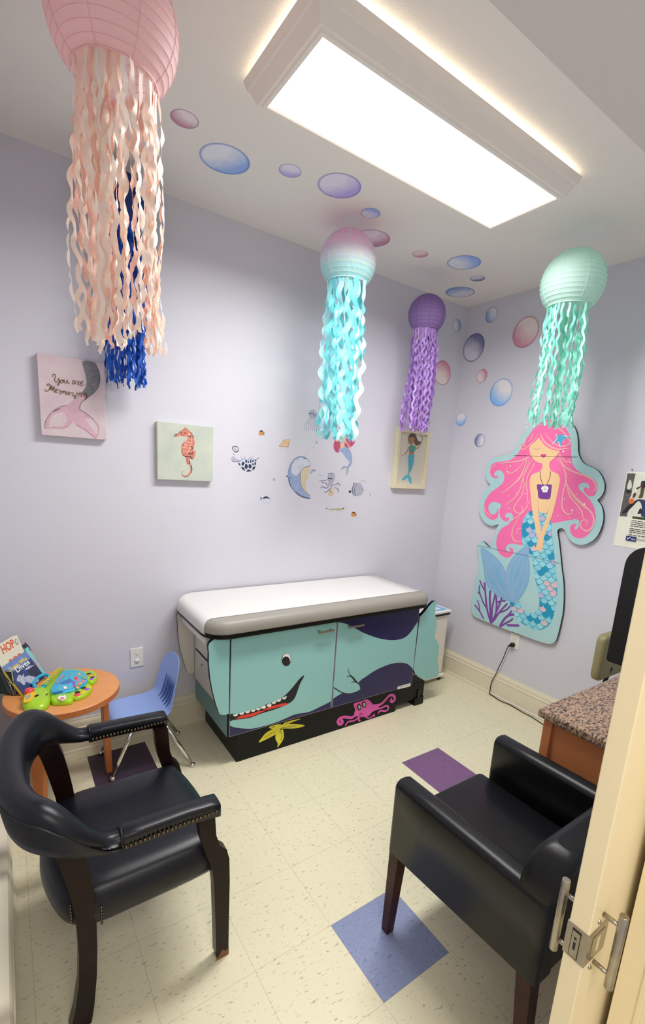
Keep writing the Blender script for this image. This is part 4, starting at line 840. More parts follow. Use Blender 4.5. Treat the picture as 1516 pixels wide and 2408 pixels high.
    for dx in range(-5, 6): a.stroke([(590 + dx * 8, 1250 - abs(dx)), (592 + dx * 12, 1220 + abs(dx) * 3)], .0016, mat('sticker_seaweed', '7c8468', .6), 1)
    a.poly([(545, 1600), (560, 1560), (600, 1540), (625, 1560), (640, 1590), (610, 1630), (570, 1635)], sand); a.stroke([(600, 1560), (650, 1510), (712, 1450)], .007, sand, 1); a.poly(ell(580, 1565, 10, 9), ink, 1)
    fin(a, 'octopus_sticker', 'grey octopus sticker playing flute and guitar')
    a = Art('y', 0, -1, start=.0002, crop=B_)   # mermaid sticker
    rose = mat('sticker_rose_hair', 'c8607e', .6, noise=(40, 'b04a6c', .7)); skin = mat('sticker_skin', 'eabfa4', .6)
    a.poly([(790, 340), (750, 400), (735, 480), (680, 600), (640, 700), (640, 790), (670, 850), (730, 868), (740, 800), (830, 760), (900, 780), (980, 740), (1015, 680), (1000, 620), (940, 600), (935, 500), (910, 400), (850, 350)], rose)
    a.poly([(770, 560), (755, 500), (770, 440), (820, 420), (865, 450), (870, 520), (850, 570), (810, 590)], skin); a.poly([(780, 580), (840, 580), (850, 640), (830, 700), (828, 780), (760, 790), (758, 700), (740, 640)], skin)
    a.stroke([(760, 640), (700, 660), (660, 630)], .008, skin); a.stroke([(845, 650), (890, 720), (930, 780), (960, 810)], .007, skin); a.poly(ell(772, 680, 24, 22), gry, 1); a.poly(ell(828, 680, 24, 22), gry, 1)
    a.poly([(720, 830), (760, 800), (860, 765), (905, 800), (945, 880), (960, 980), (950, 1070), (900, 1140), (860, 1140), (915, 1060), (900, 1010), (840, 940), (790, 870)], blu); a.poly([(900, 1135), (850, 1105), (800, 1110), (768, 1175), (830, 1145), (870, 1145), (870, 1210), (858, 1280), (900, 1210), (905, 1150)], gry, 2)
    a.stroke([(860, 770), (905, 800), (947, 880), (962, 980), (950, 1070), (898, 1140)], .0022, dkb); a.stroke([(768, 1176), (815, 1140), (870, 1142), (872, 1200), (858, 1280)], .0018, dkb)
    a.poly([(790, 310), (800, 345), (830, 350), (840, 385), (815, 410), (795, 380)], sand, 1)
    for s in ([(690, 640), (665, 740), (690, 830)], [(720, 680), (700, 760), (720, 850)], [(960, 640), (950, 700), (920, 750)], [(900, 430), (910, 500), (900, 560)]): a.stroke(s, .0015, mat('sticker_wine', '90385a', .6))
    fin(a, 'mermaid_sticker', 'small rose-haired mermaid sticker partly behind the aqua streamers')
    a = Art('y', 0, -1, start=.0002, crop=B_)   # lantern fish
    a.poly([(950, 1520), (985, 1450), (1040, 1410), (1110, 1415), (1155, 1470), (1172, 1540), (1150, 1600), (1090, 1640), (1020, 1640), (970, 1590)], gry); a.stroke([(1005, 1420), (975, 1500), (975, 1580), (1005, 1635)], .004, navy); a.stroke([(1045, 1408), (1015, 1500), (1010, 1580), (1035, 1640)], .003, navy)
    a.poly([(908, 1540), (950, 1548), (950, 1578), (908, 1590)], ink, 1); a.poly([(995, 1400), (1015, 1405), (1000, 1440), (985, 1440)], dkb, 1); a.stroke([(1105, 1415), (1140, 1375), (1190, 1370), (1225, 1412)], .002, dkb, taper=True); a.dot((1092, 1502), .0018, ink, 8); a.dot((1077, 1528), .0012, ink, 8); a.stroke([(1135, 1522), (1155, 1518), (1158, 1490)], .0018, ink)
    for q in ((1215, 1545), (1235, 1555), (1252, 1565), (1268, 1580)): a.dot(q, .0016, gry, 6)
    a.stroke([(1280, 1590), (1295, 1610), (1280, 1640)], .003, ink, taper=True); a.stroke([(980, 1552), (1035, 1552)], .0015, ink, 1)
    fin(a, 'lantern_fish_sticker', 'round grey lantern-fish sticker with stripes, right of the octopus')
    a = Art('y', 0, -1, start=.0002, crop=B_)
    a.poly([(495, 1865), (520, 1852), (560, 1868), (650, 1865), (740, 1858), (790, 1862), (832, 1842), (800, 1885), (740, 1898), (650, 1890), (590, 1900), (550, 1875), (515, 1870)], mat('sticker_eel', 'c2bf94', .6, noise=(80, 'a0a070', .8)), 2); a.poly([(795, 1860), (832, 1842), (805, 1882)], ink, 1); a.poly([(492, 1862), (520, 1852), (515, 1872)], ink, 1)
    for q in ((590, 1888), (612, 1890), (690, 1888), (718, 1890), (757, 1868), (640, 1886)): a.dot(q, .0015, ink, 6)
    fin(a, 'eel_sticker', 'pale green moray eel sticker beneath the octopus')
    for (u, v, f, r, nm) in ((1410, 622, A_, .0085, 'grey bubble sticker above the narwhal horn'), (1352, 702, A_, .0032, 'tiny bubble sticker just above the narwhal horn'), (720, 1222, A_, .008, 'blue-grey bubble sticker between turtle and narwhal'), (68, 815, A_, .0045, 'tiny bubble sticker at the turtle nose'), (398, 1272, B_, .0045, 'small bubble sticker left of the octopus head')):
        a = Art('y', 0, -1, start=.0002, crop=f); a.dot((u, v), r, dkb, 18, sq=1.15); a.dot((u + 3, v - 1), r * .84, gry, 18, sq=1.15); a.dot((u + 4, v - 6), r * .45, pale, 14); o = a.done('bubble_sticker'); tag(o, nm, 'wall decal', G1)
stickers()
# ---------------------------------------------------------------- mermaid cutout on the right wall
C1_ = (3.477, 1080, 970); CL = (6.89, 1080, 970); CR = (6.89, 1220, 970); CB = (5.615, 1090, 1250)
def cc(pts, c): return [(c[1] + a / c[0], c[2] + b / c[0]) for a, b in pts]
MX = -.028
MC = thing('mermaid_cutout', 'large painted mermaid cutout with long pink hair mounted on the right wall', 'wall art', (0, -.84, .57))
M_board = mat('seafoam_paint', 'b6dcda', .5, noise=(5, 'a6ced6', .8)); M_bedge = mat('board_edge', '1a1c1e', .6)
M_hair = mat('hot_pink_paint', 'fc78b2', .5, noise=(7, 'fa6aa8', .6)); M_hl = mat('hair_highlight_paint', 'f8b8b8', .5); M_skin = mat('mermaid_skin_paint', 'f8cf9c', .5)
M_top = mat('violet_top_paint', '7c3f98', .5); M_coral = mat('purple_coral_paint', '8048a0', .5); M_fin = mat('tail_fin_paint', '7cb4d6', .5, noise=(12, '8cc0de', .6)); M_finl = mat('tail_fin_line_paint', 'a9b4dc', .5)
out = cc([(600, 100), (560, 125), (520, 180), (485, 245), (450, 300), (410, 345), (330, 358), (270, 378), (230, 420), (210, 480), (215, 535), (235, 572), (255, 592)], C1_) + cc([(240, 602), (200, 655), (172, 715), (160, 790), (173, 850), (205, 898), (255, 925), (300, 920), (320, 915), (302, 950), (285, 1010), (262, 1085)], C1_) + cc([(250, 1103), (225, 1085), (200, 1060), (170, 1055), (148, 1075), (143, 1110), (155, 1200), (153, 1290), (130, 1370), (110, 1480), (100, 1570), (103, 1640), (130, 1672), (200, 1703), (350, 1762), (500, 1818), (640, 1868), (715, 1890), (755, 1888), (785, 1868), (803, 1820), (822, 1740), (845, 1620), (851, 1500), (848, 1380), (836, 1290), (830, 1230), (822, 1150), (812, 1060), (803, 1000), (800, 968), (812, 952), (840, 946), (862, 965), (880, 1010), (910, 1050), (955, 1076), (1010, 1082), (1070, 1060), (1120, 1018), (1155, 950), (1175, 870), (1170, 800), (1155, 755), (1128, 718)], C1_) + cc([(1150, 695), (1178, 650), (1185, 590), (1165, 525), (1125, 472), (1060, 440), (1015, 415), (985, 370), (970, 320), (968, 250), (960, 180), (940, 120), (910, 85), (860, 50), (800, 32), (720, 28), (650, 55)], C1_)
W = smooth_loop([at(u, v, 'x', MX) for u, v in out], 3)
m = MB(); m.prism(W, (.016, 0, 0), 0, 1); m.build('board', [M_board, M_bedge], MC, fix=True)
m = MB()
for z in (.75, 1.2, 1.7): m.box(-.0125, -.0005, -.95, -.86, z, z + .04)
m.build('mounting_block', M_bedge, MC)
A = Art('x', MX, -1, step=.000012, start=.0002)
def hp_(pts, k=3, c=C1_): return smooth_loop([at(u, v, 'x', MX) for u, v in cc(pts, c)], k)
A.poly(hp_([(700, 62), (640, 100), (600, 140), (560, 200), (520, 265), (480, 330), (440, 372), (390, 395), (320, 402), (272, 420), (250, 455), (250, 495), (268, 528), (296, 538), (313, 528), (310, 515), (294, 520), (283, 502), (298, 480), (328, 473), (355, 492), (365, 530), (352, 575), (305, 618), (255, 655), (218, 705), (200, 760), (205, 818), (230, 858), (268, 878), (305, 866), (318, 835), (316, 788), (309, 790), (302, 818), (272, 835), (243, 812), (237, 768), (258, 738), (298, 733), (340, 755), (326, 800), (332, 850), (360, 884), (390, 890), (407, 872), (402, 856), (382, 862), (374, 842), (392, 822), (420, 822), (438, 850), (432, 880), (392, 920), (342, 950), (312, 1000), (300, 1060), (310, 1128), (345, 1170), (385, 1188), (420, 1176), (440, 1145), (435, 1115), (414, 1104), (404, 1115), (416, 1130), (397, 1140), (378, 1120), (386, 1092), (415, 1073), (460, 1076), (520, 1080), (600, 1000), (700, 940), (760, 908), (830, 893), (900, 880), (950, 873), (976, 885), (978, 920), (966, 945), (948, 957), (938, 942), (950, 930), (955, 915), (930, 911), (906, 930), (905, 970), (925, 1008), (965, 1028), (1010, 1025), (1055, 995), (1090, 940), (1110, 880), (1112, 830), (1098, 770), (1060, 708), (1010, 658), (975, 622), (978, 592), (1005, 573), (1038, 578), (1060, 600), (1055, 625), (1035, 610), (1016, 622), (1020, 650), (1050, 680), (1088, 685), (1115, 660), (1127, 600), (1110, 558), (1070, 530), (1010, 503), (960, 470), (930, 430), (916, 380), (912, 300), (906, 220), (890, 165), (860, 115), (820, 82), (760, 62)]), M_hair, 1, True)
# tail
tail = hp_([(600, 797), (560, 820), (530, 860), (510, 920), (505, 990), (515, 1070), (540, 1100), (562, 1130), (590, 1200), (605, 1280), (620, 1370), (638, 1440), (652, 1520), (650, 1590), (625, 1625), (570, 1640), (530, 1620), (505, 1585), (490, 1545), (450, 1535), (410, 1555), (430, 1600), (450, 1650), (480, 1700), (530, 1738), (590, 1768), (640, 1780), (700, 1765), (745, 1722), (775, 1640), (795, 1540), (800, 1440), (790, 1320), (780, 1220), (770, 1120), (755, 1000), (750, 905), (720, 832), (680, 822), (640, 800)])
A.poly(tail, mat('tail_base_paint', '52b4d0', .5), 1, True)
ty = [p.y for p in tail]; tz = [p.z for p in tail]
def inside(y, z):
    c = False; n = len(tail)
    for i in range(n):
        a, b = tail[i], tail[i - 1]
        if (a.z > z) != (b.z > z) and y < (b.y - a.y) * (z - a.z) / (b.z - a.z) + a.y: c = not c
    return c
SCM = [mat('scale_light_paint', '8ed8e8', .5), mat('scale_light_paint_b', '9ee0ea', .5), mat('scale_teal_paint', '1c9ac2', .5), mat('scale_peach_paint', 'e2c4cc', .5), mat('scale_lilac_paint', 'c0bce0', .5)]; M_sln = mat('scale_outline_paint', '3f9cba', .5)
sr = .0275; rz = .031; rnd = random.Random(4); z = min(tz) - .02; row = 0
def clipdisc(cy, cz, r, n=14):
    o = []
    for k in range(n):
        a = 2 * PI * k / n; t = r
        if not inside(cy + math.cos(a) * t, cz + math.sin(a) * t):
            lo_, hi_ = 0, t
            for _ in range(7):
                mid = (lo_ + hi_) / 2
                if inside(cy + math.cos(a) * mid, cz + math.sin(a) * mid): lo_ = mid
                else: hi_ = mid
            t = lo_
        o.append(Vector((MX, cy + math.cos(a) * t, cz + math.sin(a) * t)))
    return o
while z < max(tz) + .02:
    y = min(ty) - .02 + (sr if row % 2 else 0); A.h += .00001
    while y < max(ty) + .02:
        if inside(y, z):
            q = rnd.random(); mm = SCM[0] if q < .33 else SCM[1] if q < .60 else SCM[2] if q < .82 else SCM[3] if q < .93 else SCM[4]
            h0 = A.h; A.poly(clipdisc(y, z, sr * 1.02), M_sln, 1, True); A.poly(clipdisc(y, z + .0025, sr * .93), mm, 1, True); A.h = h0
        y += 2 * sr
    z += rz; row += 1; A.h += .00003
def st(pts, w, mt=M_hl, c=C1_, tp=True): A.stroke([at(u, v, 'x', MX) for u, v in cc(pts, c)], w, mt, world=True, taper=tp)
# fin
A.poly(hp_([(178, 1105), (185, 1200), (200, 1300), (215, 1390), (265, 1468), (340, 1520), (435, 1550), (440, 1500), (415, 1400), (380, 1310), (340, 1230), (270, 1160)]), M_fin, 1, True)
A.poly(hp_([(566, 1090), (500, 1120), (440, 1180), (402, 1240), (382, 1310), (395, 1400), (432, 1550), (485, 1530), (530, 1470), (562, 1390), (575, 1290), (568, 1180)]), M_fin, 1, True)
for s_ in ([(190, 1130), (215, 1250), (235, 1380), (300, 1470), (400, 1530)], [(195, 1140), (250, 1230), (290, 1340), (340, 1440), (420, 1530)], [(200, 1150), (290, 1220), (350, 1330), (390, 1430), (430, 1530)], [(195, 1135), (320, 1240), (372, 1330), (405, 1430), (432, 1530)], [(215, 1200), (260, 1320), (320, 1430), (410, 1520)], [(558, 1100), (470, 1180), (410, 1290), (400, 1390), (435, 1530)], [(560, 1110), (500, 1200), (450, 1310), (430, 1420), (440, 1530)], [(562, 1120), (530, 1230), (490, 1340), (460, 1440), (440, 1530)], [(566, 1140), (555, 1260), (530, 1380), (490, 1470), (445, 1535)], [(555, 1110), (430, 1220), (395, 1320), (400, 1420)]): st(s_, .006, M_finl)
# coral
for s_, w in (([(360, 1200), (330, 1110), (305, 1000), (290, 850), (275, 680)], .018), ([(365, 1200), (352, 1050), (345, 900), (348, 790)], .02), ([(370, 1160), (378, 1000), (400, 900), (415, 830)], .015), ([(310, 1020), (255, 930), (222, 840), (190, 800)], .013), ([(222, 840), (205, 770), (208, 715)], .012), ([(290, 800), (245, 720), (215, 648)], .013), ([(262, 1145), (210, 1050), (150, 972)], .013), ([(212, 1052), (205, 980), (185, 912)], .011), ([(378, 1190), (425, 1080), (435, 960), (430, 860)], .018), ([(435, 1050), (470, 970), (500, 880)], .016), ([(400, 1170), (460, 1080), (520, 1010), (572, 955)], .015), ([(470, 1070), (560, 1035), (610, 985)], .013), ([(480, 1245), (540, 1150), (600, 1105), (655, 1095)], .018), ([(570, 1120), (610, 1080), (630, 1050)], .014), ([(490, 1252), (570, 1200), (620, 1175), (645, 1150)], .014), ([(580, 1235), (650, 1238), (722, 1240)], .018), ([(450, 930), (500, 915), (545, 915)], .014)):
    W_ = [at(u, v, 'x', MX) for u, v in cc(s_, CB)]; A.stroke(W_, w * .9, M_coral, world=True); A.dot(W_[-1], w * .45, M_coral, 12, True); A.dot(W_[0], w * .45, M_coral, 12, True)
# skin
A.poly(hp_([(678, 395), (680, 440), (668, 470), (640, 490), (605, 503), (620, 560), (632, 620), (645, 720), (650, 800), (680, 822), (712, 822), (735, 760), (755, 650), (768, 560), (790, 500), (765, 485), (742, 465), (735, 430), (738, 395)]), M_skin, 1, True)
A.poly(hp_([(634, 588), (690, 592), (756, 590), (752, 640), (742, 704), (700, 709), (648, 700), (642, 650)], 2), M_top, 1, True)
A.poly(hp_([(607, 503), (582, 528), (574, 590), (585, 700), (600, 830), (620, 930), (634, 1000), (660, 1010), (668, 985), (655, 900), (645, 800), (642, 700), (632, 590), (625, 540)]), M_skin, 1, True)
A.poly(hp_([(787, 498), (815, 515), (823, 560), (808, 640), (785, 740), (755, 850), (715, 950), (690, 1030), (684, 1090), (678, 1120), (664, 1134), (650, 1130), (636, 1126), (624, 1112), (632, 1075), (645, 1030), (655, 1000), (675, 960), (700, 890), (720, 820), (738, 740), (752, 640), (762, 560)]), M_skin, 1, True)
for s_ in ([(645, 1095), (640, 1120)], [(658, 1100), (654, 1128)], [(670, 1098), (668, 1126)]): st(s_, .0015, mat('skin_line_paint', 'd8a878', .5))
st([(640, 700), (650, 800), (662, 880)], .0016, MT['skin_line_paint']); st([(745, 720), (728, 790), (715, 830)], .0016, MT['skin_line_paint'])
A.poly(hp_([(650, 205), (620, 238), (582, 268), (572, 300), (582, 345), (612, 388), (650, 411), (692, 417), (740, 402), (780, 370), (806, 338), (822, 312), (780, 308), (730, 290), (690, 258), (668, 225)]), M_skin, 1, True)
# hair lock over the forehead
A.poly(hp_([(652, 204), (660, 150), (720, 120), (820, 200), (880, 270), (850, 305), (822, 313), (780, 309), (735, 292), (694, 260), (668, 228)]), M_hair, 1, True)
A.poly(hp_([(664, 352), (670, 342), (680, 340), (690, 345), (700, 339), (710, 345), (708, 356), (692, 369), (678, 366)], 2), mat('lip_pink_paint', 'd6428c', .5), 1, True)
M_line = mat('thin_grey_line_paint', '6a6460', .5)
st([(608, 284), (620, 300), (640, 303), (656, 285)], .002, M_line)
for s_ in ([(612, 290), (606, 296)], [(622, 299), (619, 308)], [(634, 303), (633, 312)], [(645, 300), (648, 308)], [(654, 292), (661, 297)]): st(s_, .0015, M_line)
st([(660, 478), (665, 540), (690, 600)], .004, M_bedge, tp=False); st([(745, 480), (740, 530), (712, 595)], .004, M_bedge, tp=False)
A.poly(hp_([(668, 622), (680, 604), (700, 598), (722, 604), (730, 622), (720, 640), (718, 652), (682, 652), (680, 640)], 2), M_pwhite, 1, True)
for s_ in ([(690, 615), (696, 635)], [(700, 612), (700, 638)], [(712, 615), (706, 635)]): st(s_, .0015, M_ink)
# hair highlights
for s_, w in (([(600, 330), (560, 370), (480, 400), (380, 410), (330, 418)], .011), ([(560, 340), (530, 400), (480, 460), (430, 495), (395, 492), (385, 465), (400, 445)], .009), ([(560, 360), (535, 440), (500, 520), (440, 590), (380, 640), (340, 660)], .011), ([(575, 370), (555, 440), (520, 500), (480, 560), (400, 620)], .008), ([(600, 380), (560, 450), (520, 540), (500, 620), (460, 690), (400, 740), (370, 760)], .011), ([(525, 540), (530, 600), (510, 680), (455, 760), (450, 800), (480, 825), (505, 820), (520, 790), (505, 755)], .011), ([(620, 400), (600, 450), (560, 520), (550, 600), (560, 700), (545, 750)], .010), ([(580, 710), (540, 790), (480, 850), (400, 900)], .010), ([(500, 850), (450, 920), (430, 1000), (450, 1045), (480, 1058), (510, 1052)], .011), ([(510, 950), (480, 955), (468, 990)], .008), ([(205, 760), (215, 810), (260, 850)], .009), ([(250, 495), (258, 460), (300, 425)], .008),
              ([(640, 170), (620, 220), (570, 270), (530, 300), (503, 295), (502, 265), (525, 255), (535, 275), (520, 283)], .010), ([(560, 185), (545, 220), (540, 250)], .006), ([(600, 170), (590, 215), (560, 240)], .008), ([(660, 170), (690, 230), (740, 275), (810, 300), (900, 292)], .013), ([(700, 170), (760, 240), (820, 275), (880, 270), (905, 240), (890, 215), (862, 215), (850, 235), (868, 243)], .010), ([(700, 90), (780, 110), (850, 160), (890, 210)], .010), ([(640, 110), (720, 80), (800, 100)], .009),
              ([(810, 345), (860, 440), (950, 490), (1040, 520), (1100, 560), (1118, 610), (1100, 650)], .013), ([(790, 360), (840, 430), (870, 500), (880, 590), (940, 680), (1010, 750), (1080, 820), (1100, 880), (1085, 940), (1050, 968), (1010, 955), (990, 920), (1005, 885), (1035, 880), (1050, 905), (1030, 925)], .013), ([(865, 490), (870, 560), (850, 650), (840, 740), (850, 800), (890, 832), (925, 820), (925, 790)], .011), ([(880, 590), (900, 680), (960, 750), (1000, 810), (1015, 870)], .011), ([(815, 330), (840, 370), (870, 400), (900, 400), (895, 370)], .008), ([(890, 640), (960, 720), (1040, 790)], .009)):
    st(s_, w * .85)
for u, v, r in ((418, 438, 9), (400, 485, 7), (393, 485, 5), (470, 476, 5), (550, 410, 4), (555, 500, 4), (400, 585, 4), (358, 583, 3), (468, 658, 6), (405, 680, 6), (540, 664, 8), (404, 782, 8), (370, 520, 3), (430, 730, 3), (575, 740, 4), (560, 770, 4), (850, 318, 11), (908, 408, 8), (850, 375, 5), (880, 515, 4), (960, 670, 5), (945, 680, 4), (1022, 748, 11), (922, 800, 9), (860, 708, 6), (808, 845, 6), (1000, 770, 3), (980, 822, 5), (955, 785, 4), (900, 860, 4), (870, 600, 5), (1010, 800, 3), (905, 835, 3)):
    A.dot(at(*cc([(u, v)], C1_)[0], 'x', MX), r * .00062, M_pwhite, 10, True)
# starfish hair clip
A.poly([at(u, v, 'x', MX) for u, v in cc([(600, 350), (655, 380), (700, 340), (715, 375), (810, 390), (810, 405), (735, 430), (700, 470), (690, 545), (665, 540), (650, 470), (545, 515), (560, 490), (610, 430)], CR)], mat('starfish_blue_paint', '52b4dc', .5), 1, True)
for s_ in ([(600, 350), (625, 420), (545, 515)], [(640, 470), (670, 548)], [(715, 375), (810, 395)]): A.stroke([at(u, v, 'x', MX) for u, v in cc(s_, CR)], .0045, M_pwhite, 1, world=True)
st([(446, 352), (560, 354), (760, 362), (966, 364)], .0022, M_bedge, tp=False); st([(152, 1088), (300, 1118), (560, 1172), (825, 1235)], .0022, mat('seam_line_paint', '5c7c7c', .5), tp=False)
A.done('painted_mermaid', MC)
# ---------------------------------------------------------------- pictures on the back wall
def canvas(name, label, x0, x1, z0, z1, d, face, side, group=None):
    T_ = thing(name, label, 'picture', ((x0 + x1) / 2, -d / 2, z0))
    MB().box(x0, x1, -d, 0, z0, z1).build('stretched_canvas', side, T_, bevel=.002); return T_
M_can1 = mat('blush_canvas_paint', 'd9ccc8', .7, noise=(9, 'cbb4c0', .9), bump=(300, .3)); M_can2 = mat('sage_canvas_paint', 'cdd2c0', .7, noise=(9, 'b2beb4', .9), bump=(300, .3))
P1 = canvas('canvas_print', 'pink canvas with a mermaid tail and the words You are Mermazing', -2.878, -2.596, 1.724, 2.091, .036, M_can1, M_can1)
K6 = (5.615, 0, 820); A = Art('y', -.036, -1, crop=K6)
tg = mat('tail_grey_paint', '86868c', .7, noise=(60, '6e7076', .9)); tp = mat('tail_pink_paint', 'd4b0bc', .7, noise=(40, 'c79cac', .8)); tl = mat('tail_pale_paint', 'd6c8c8', .7, noise=(40, 'c9b4b8', .7)); dk = mat('tail_line_paint', '4a3c44', .7); pk2 = mat('tail_rose_line_paint', 'a06880', .7)
A.poly([(1090, 165), (1240, 180), (1290, 260), (1318, 380), (1300, 500), (1230, 590), (1150, 650), (1075, 710), (1055, 770), (1010, 770), (930, 720), (1000, 660), (1080, 580), (1130, 500), (1140, 400), (1110, 280)], tg)
A.poly([(1150, 650), (1075, 712), (1052, 775), (1060, 810), (980, 830), (890, 760), (940, 700), (1020, 650), (1080, 600)], tp)
A.poly([(890, 745), (800, 760), (700, 820), (620, 920), (592, 1000), (600, 1050), (640, 1060), (720, 1045), (820, 1052), (900, 1020), (945, 960), (990, 990), (1080, 1050), (1180, 1110), (1240, 1170), (1265, 1178), (1300, 1090), (1300, 1020), (1230, 930), (1130, 850), (1055, 800), (980, 770)], tp)
A.poly([(650, 960), (700, 880), (800, 840), (860, 860), (880, 950), (830, 1020), (720, 1030), (650, 1030)], tl); A.poly([(1250, 1100), (1180, 1000), (1120, 930), (1200, 930), (1280, 1030), (1285, 1120)], tl)
for s_, w in (([(1240, 180), (1290, 260), (1318, 380), (1300, 500), (1230, 590), (1150, 650), (1075, 712), (1052, 775), (1060, 805), (1130, 850), (1230, 930)], .0022), ([(890, 745), (800, 765), (700, 820), (620, 920), (592, 1000), (600, 1050)], .0016), ([(680, 1040), (820, 1053), (900, 1020), (945, 960)], .0014), ([(1000, 1005), (1120, 1070), (1240, 1170), (1268, 1178), (1300, 1090), (1300, 1020), (1230, 930)], .0014), ([(700, 830), (790, 790)], .0035)): A.stroke(s_, w, dk if w > .0015 else pk2)
sl = mat('tail_scale_paint', 'aaaab0', .7)
for i in range(26):
    rr_ = random.Random(i); x, y = rr_.uniform(1130, 1280), rr_.uniform(210, 540)
    if x < 1150 + max(0, (y - 400)) * .2: continue
    A.stroke([(x - 16, y - 8), (x - 2, y + 8), (x + 14, y - 10)], .0012, sl)
gold = mat('bronze_lettering', '6e4e1e', .4, metal=.5)
WR = [[(700, 372), (692, 355), (705, 338), (725, 340), (735, 362), (722, 400), (730, 435), (748, 440), (768, 410), (775, 390)], [(775, 390), (785, 430), (782, 465), (768, 487), (760, 470), (785, 440), (800, 425)], [(812, 410), (800, 425), (802, 448), (820, 452), (835, 438), (832, 415), (815, 412), (830, 420), (850, 418)], [(850, 410), (850, 440), (862, 455), (880, 440), (888, 412), (890, 440), (905, 462), (915, 450)],
      [(985, 420), (962, 428), (955, 455), (968, 468), (985, 450), (992, 425), (995, 460), (1008, 468)], [(1010, 430), (1022, 425), (1035, 432), (1035, 460), (1045, 490)], [(1022, 470), (1040, 445), (1055, 440)], [(1062, 462), (1085, 455), (1092, 438), (1075, 432), (1062, 455), (1068, 488), (1085, 492), (1100, 470)],
      [(640, 490), (622, 480), (630, 465), (655, 470), (665, 490), (650, 540), (625, 562), (600, 555), (598, 535)], [(668, 485), (660, 530), (665, 535), (690, 485), (685, 540), (692, 545), (720, 500), (712, 545), (720, 575), (735, 570)], [(735, 560), (752, 550), (755, 535), (742, 532), (735, 555), (745, 578), (765, 570)], [(770, 540), (778, 545), (790, 545), (798, 555), (792, 580), (800, 605)], [(815, 555), (820, 590)], [(820, 575), (832, 558), (842, 562), (840, 592)], [(842, 575), (855, 562), (868, 568), (866, 598), (880, 608)],
      [(905, 568), (888, 575), (882, 595), (895, 605), (910, 590), (915, 570), (915, 600), (930, 612)], [(935, 585), (952, 578), (968, 590), (955, 615), (985, 620), (1000, 635), (995, 655), (978, 650), (990, 625), (1010, 610)], [(1015, 570), (1018, 600), (1030, 612)], [(1040, 580), (1042, 615)], [(1042, 600), (1060, 580), (1072, 590), (1070, 625), (1082, 630)], [(1128, 590), (1105, 592), (1098, 615), (1110, 630), (1130, 615), (1138, 590), (1140, 640), (1132, 668), (1120, 660), (1135, 640), (1155, 620)], [(1018, 548), (1020, 552)]]
for s_ in WR: A.stroke(s_, .0026, gold, k=3)
A.done('painted_tail', P1)
P2 = canvas('canvas_print', 'small square pale green canvas with a coral seahorse', -2.348, -2.037, 1.536, 1.843, .036, M_can2, M_can2)
K7 = (9.475, 360, 980); A = Art('y', -.036, -1, crop=K7)
co = mat('coral_paint', 'ea9c86', .7, noise=(120, '9a4a40', .9)); cl_ = mat('coral_light_paint', 'f0b8a0', .7); cd_ = mat('seahorse_dark_paint', '3a2c30', .7)
A.poly([(470, 400), (480, 445), (560, 440), (620, 420), (690, 445), (770, 440), (745, 510), (690, 560), (640, 620), (625, 700), (630, 800), (660, 860), (720, 900), (735, 980), (760, 1060), (830, 1080), (835, 1150), (820, 1220), (770, 1290), (700, 1315), (650, 1290), (640, 1240), (670, 1210), (700, 1230), (690, 1212), (655, 1205), (628, 1240), (635, 1300), (690, 1340), (770, 1335), (840, 1270), (870, 1180), (850, 1080), (820, 1000), (815, 930), (860, 950), (910, 920), (940, 830), (940, 750), (890, 750), (915, 680), (925, 580), (910, 470), (880, 400), (830, 330), (760, 270), (710, 235), (660, 280), (600, 330), (560, 370)], co, 2)
for s_, w in (([(650, 600), (720, 620), (800, 640), (890, 640)], .0016), ([(630, 680), (720, 690), (800, 700), (890, 690)], .0016), ([(640, 760), (720, 770), (810, 760), (900, 760)], .0016), ([(700, 560), (780, 570), (900, 560)], .0016), ([(770, 490), (840, 500), (915, 500)], .0016), ([(860, 430), (850, 560), (820, 700), (760, 820)], .0022), ([(760, 500), (720, 620), (680, 740), (690, 830)], .0016)): A.stroke(s_, w * 1.3, cl_)
for s_, w in (([(470, 405), (540, 385)], .004), ([(465, 435), (490, 440)], .004), ([(600, 320), (625, 370), (640, 420)], .0035), ([(560, 380), (590, 340)], .002), ([(660, 300), (700, 290)], .002), ([(800, 440), (870, 430), (910, 460)], .004), ([(830, 660), (870, 680), (860, 740)], .005), ([(780, 810), (840, 830), (900, 790)], .006), ([(700, 880), (780, 890), (840, 900), (870, 950)], .006), ([(650, 840), (690, 870)], .004), ([(800, 980), (820, 1050)], .004), ([(840, 350), (870, 380)], .003), ([(840, 1080), (868, 1170), (840, 1260)], .0015), ([(745, 930), (770, 1010), (800, 1060)], .0015), ([(640, 1290), (700, 1330), (770, 1330)], .0016), ([(640, 640), (680, 600)], .003), ([(635, 760), (650, 800)], .003)): A.stroke(s_, w * .8, cd_)
A.dot((720, 360), .0028, cd_, 10); A.dot((800, 390), .007, cl_, 12); A.dot((700, 360), .003, mat('seahorse_red_paint', 'd84c3c', .7), 10)
for q in ((408, 342), (432, 430), (945, 410), (975, 490), (962, 450), (590, 740), (615, 825), (920, 960), (700, 1372), (770, 1392), (820, 1380), (650, 1380), (560, 142), (310, 1040)): A.dot(q, .0012, cd_, 6)
for k in range(9): A.stroke([(815 + k * 5, 1090 + k * 18), (860, 1085 + k * 18)], .0015, cd_, 1)
A.done('painted_seahorse', P2)
FR = thing('shadow_box_picture', 'cream wooden shadow-box frame with a brown-haired mermaid in a turquoise tail', 'picture', (-.465, -.02, 1.54))
M_frm = mat('cream_frame', 'ddd5b4', .45); fx0_, fx1_, fz0_, fz1_ = -.632, -.298, 1.540, 1.985
m = MB(); w_ = .030
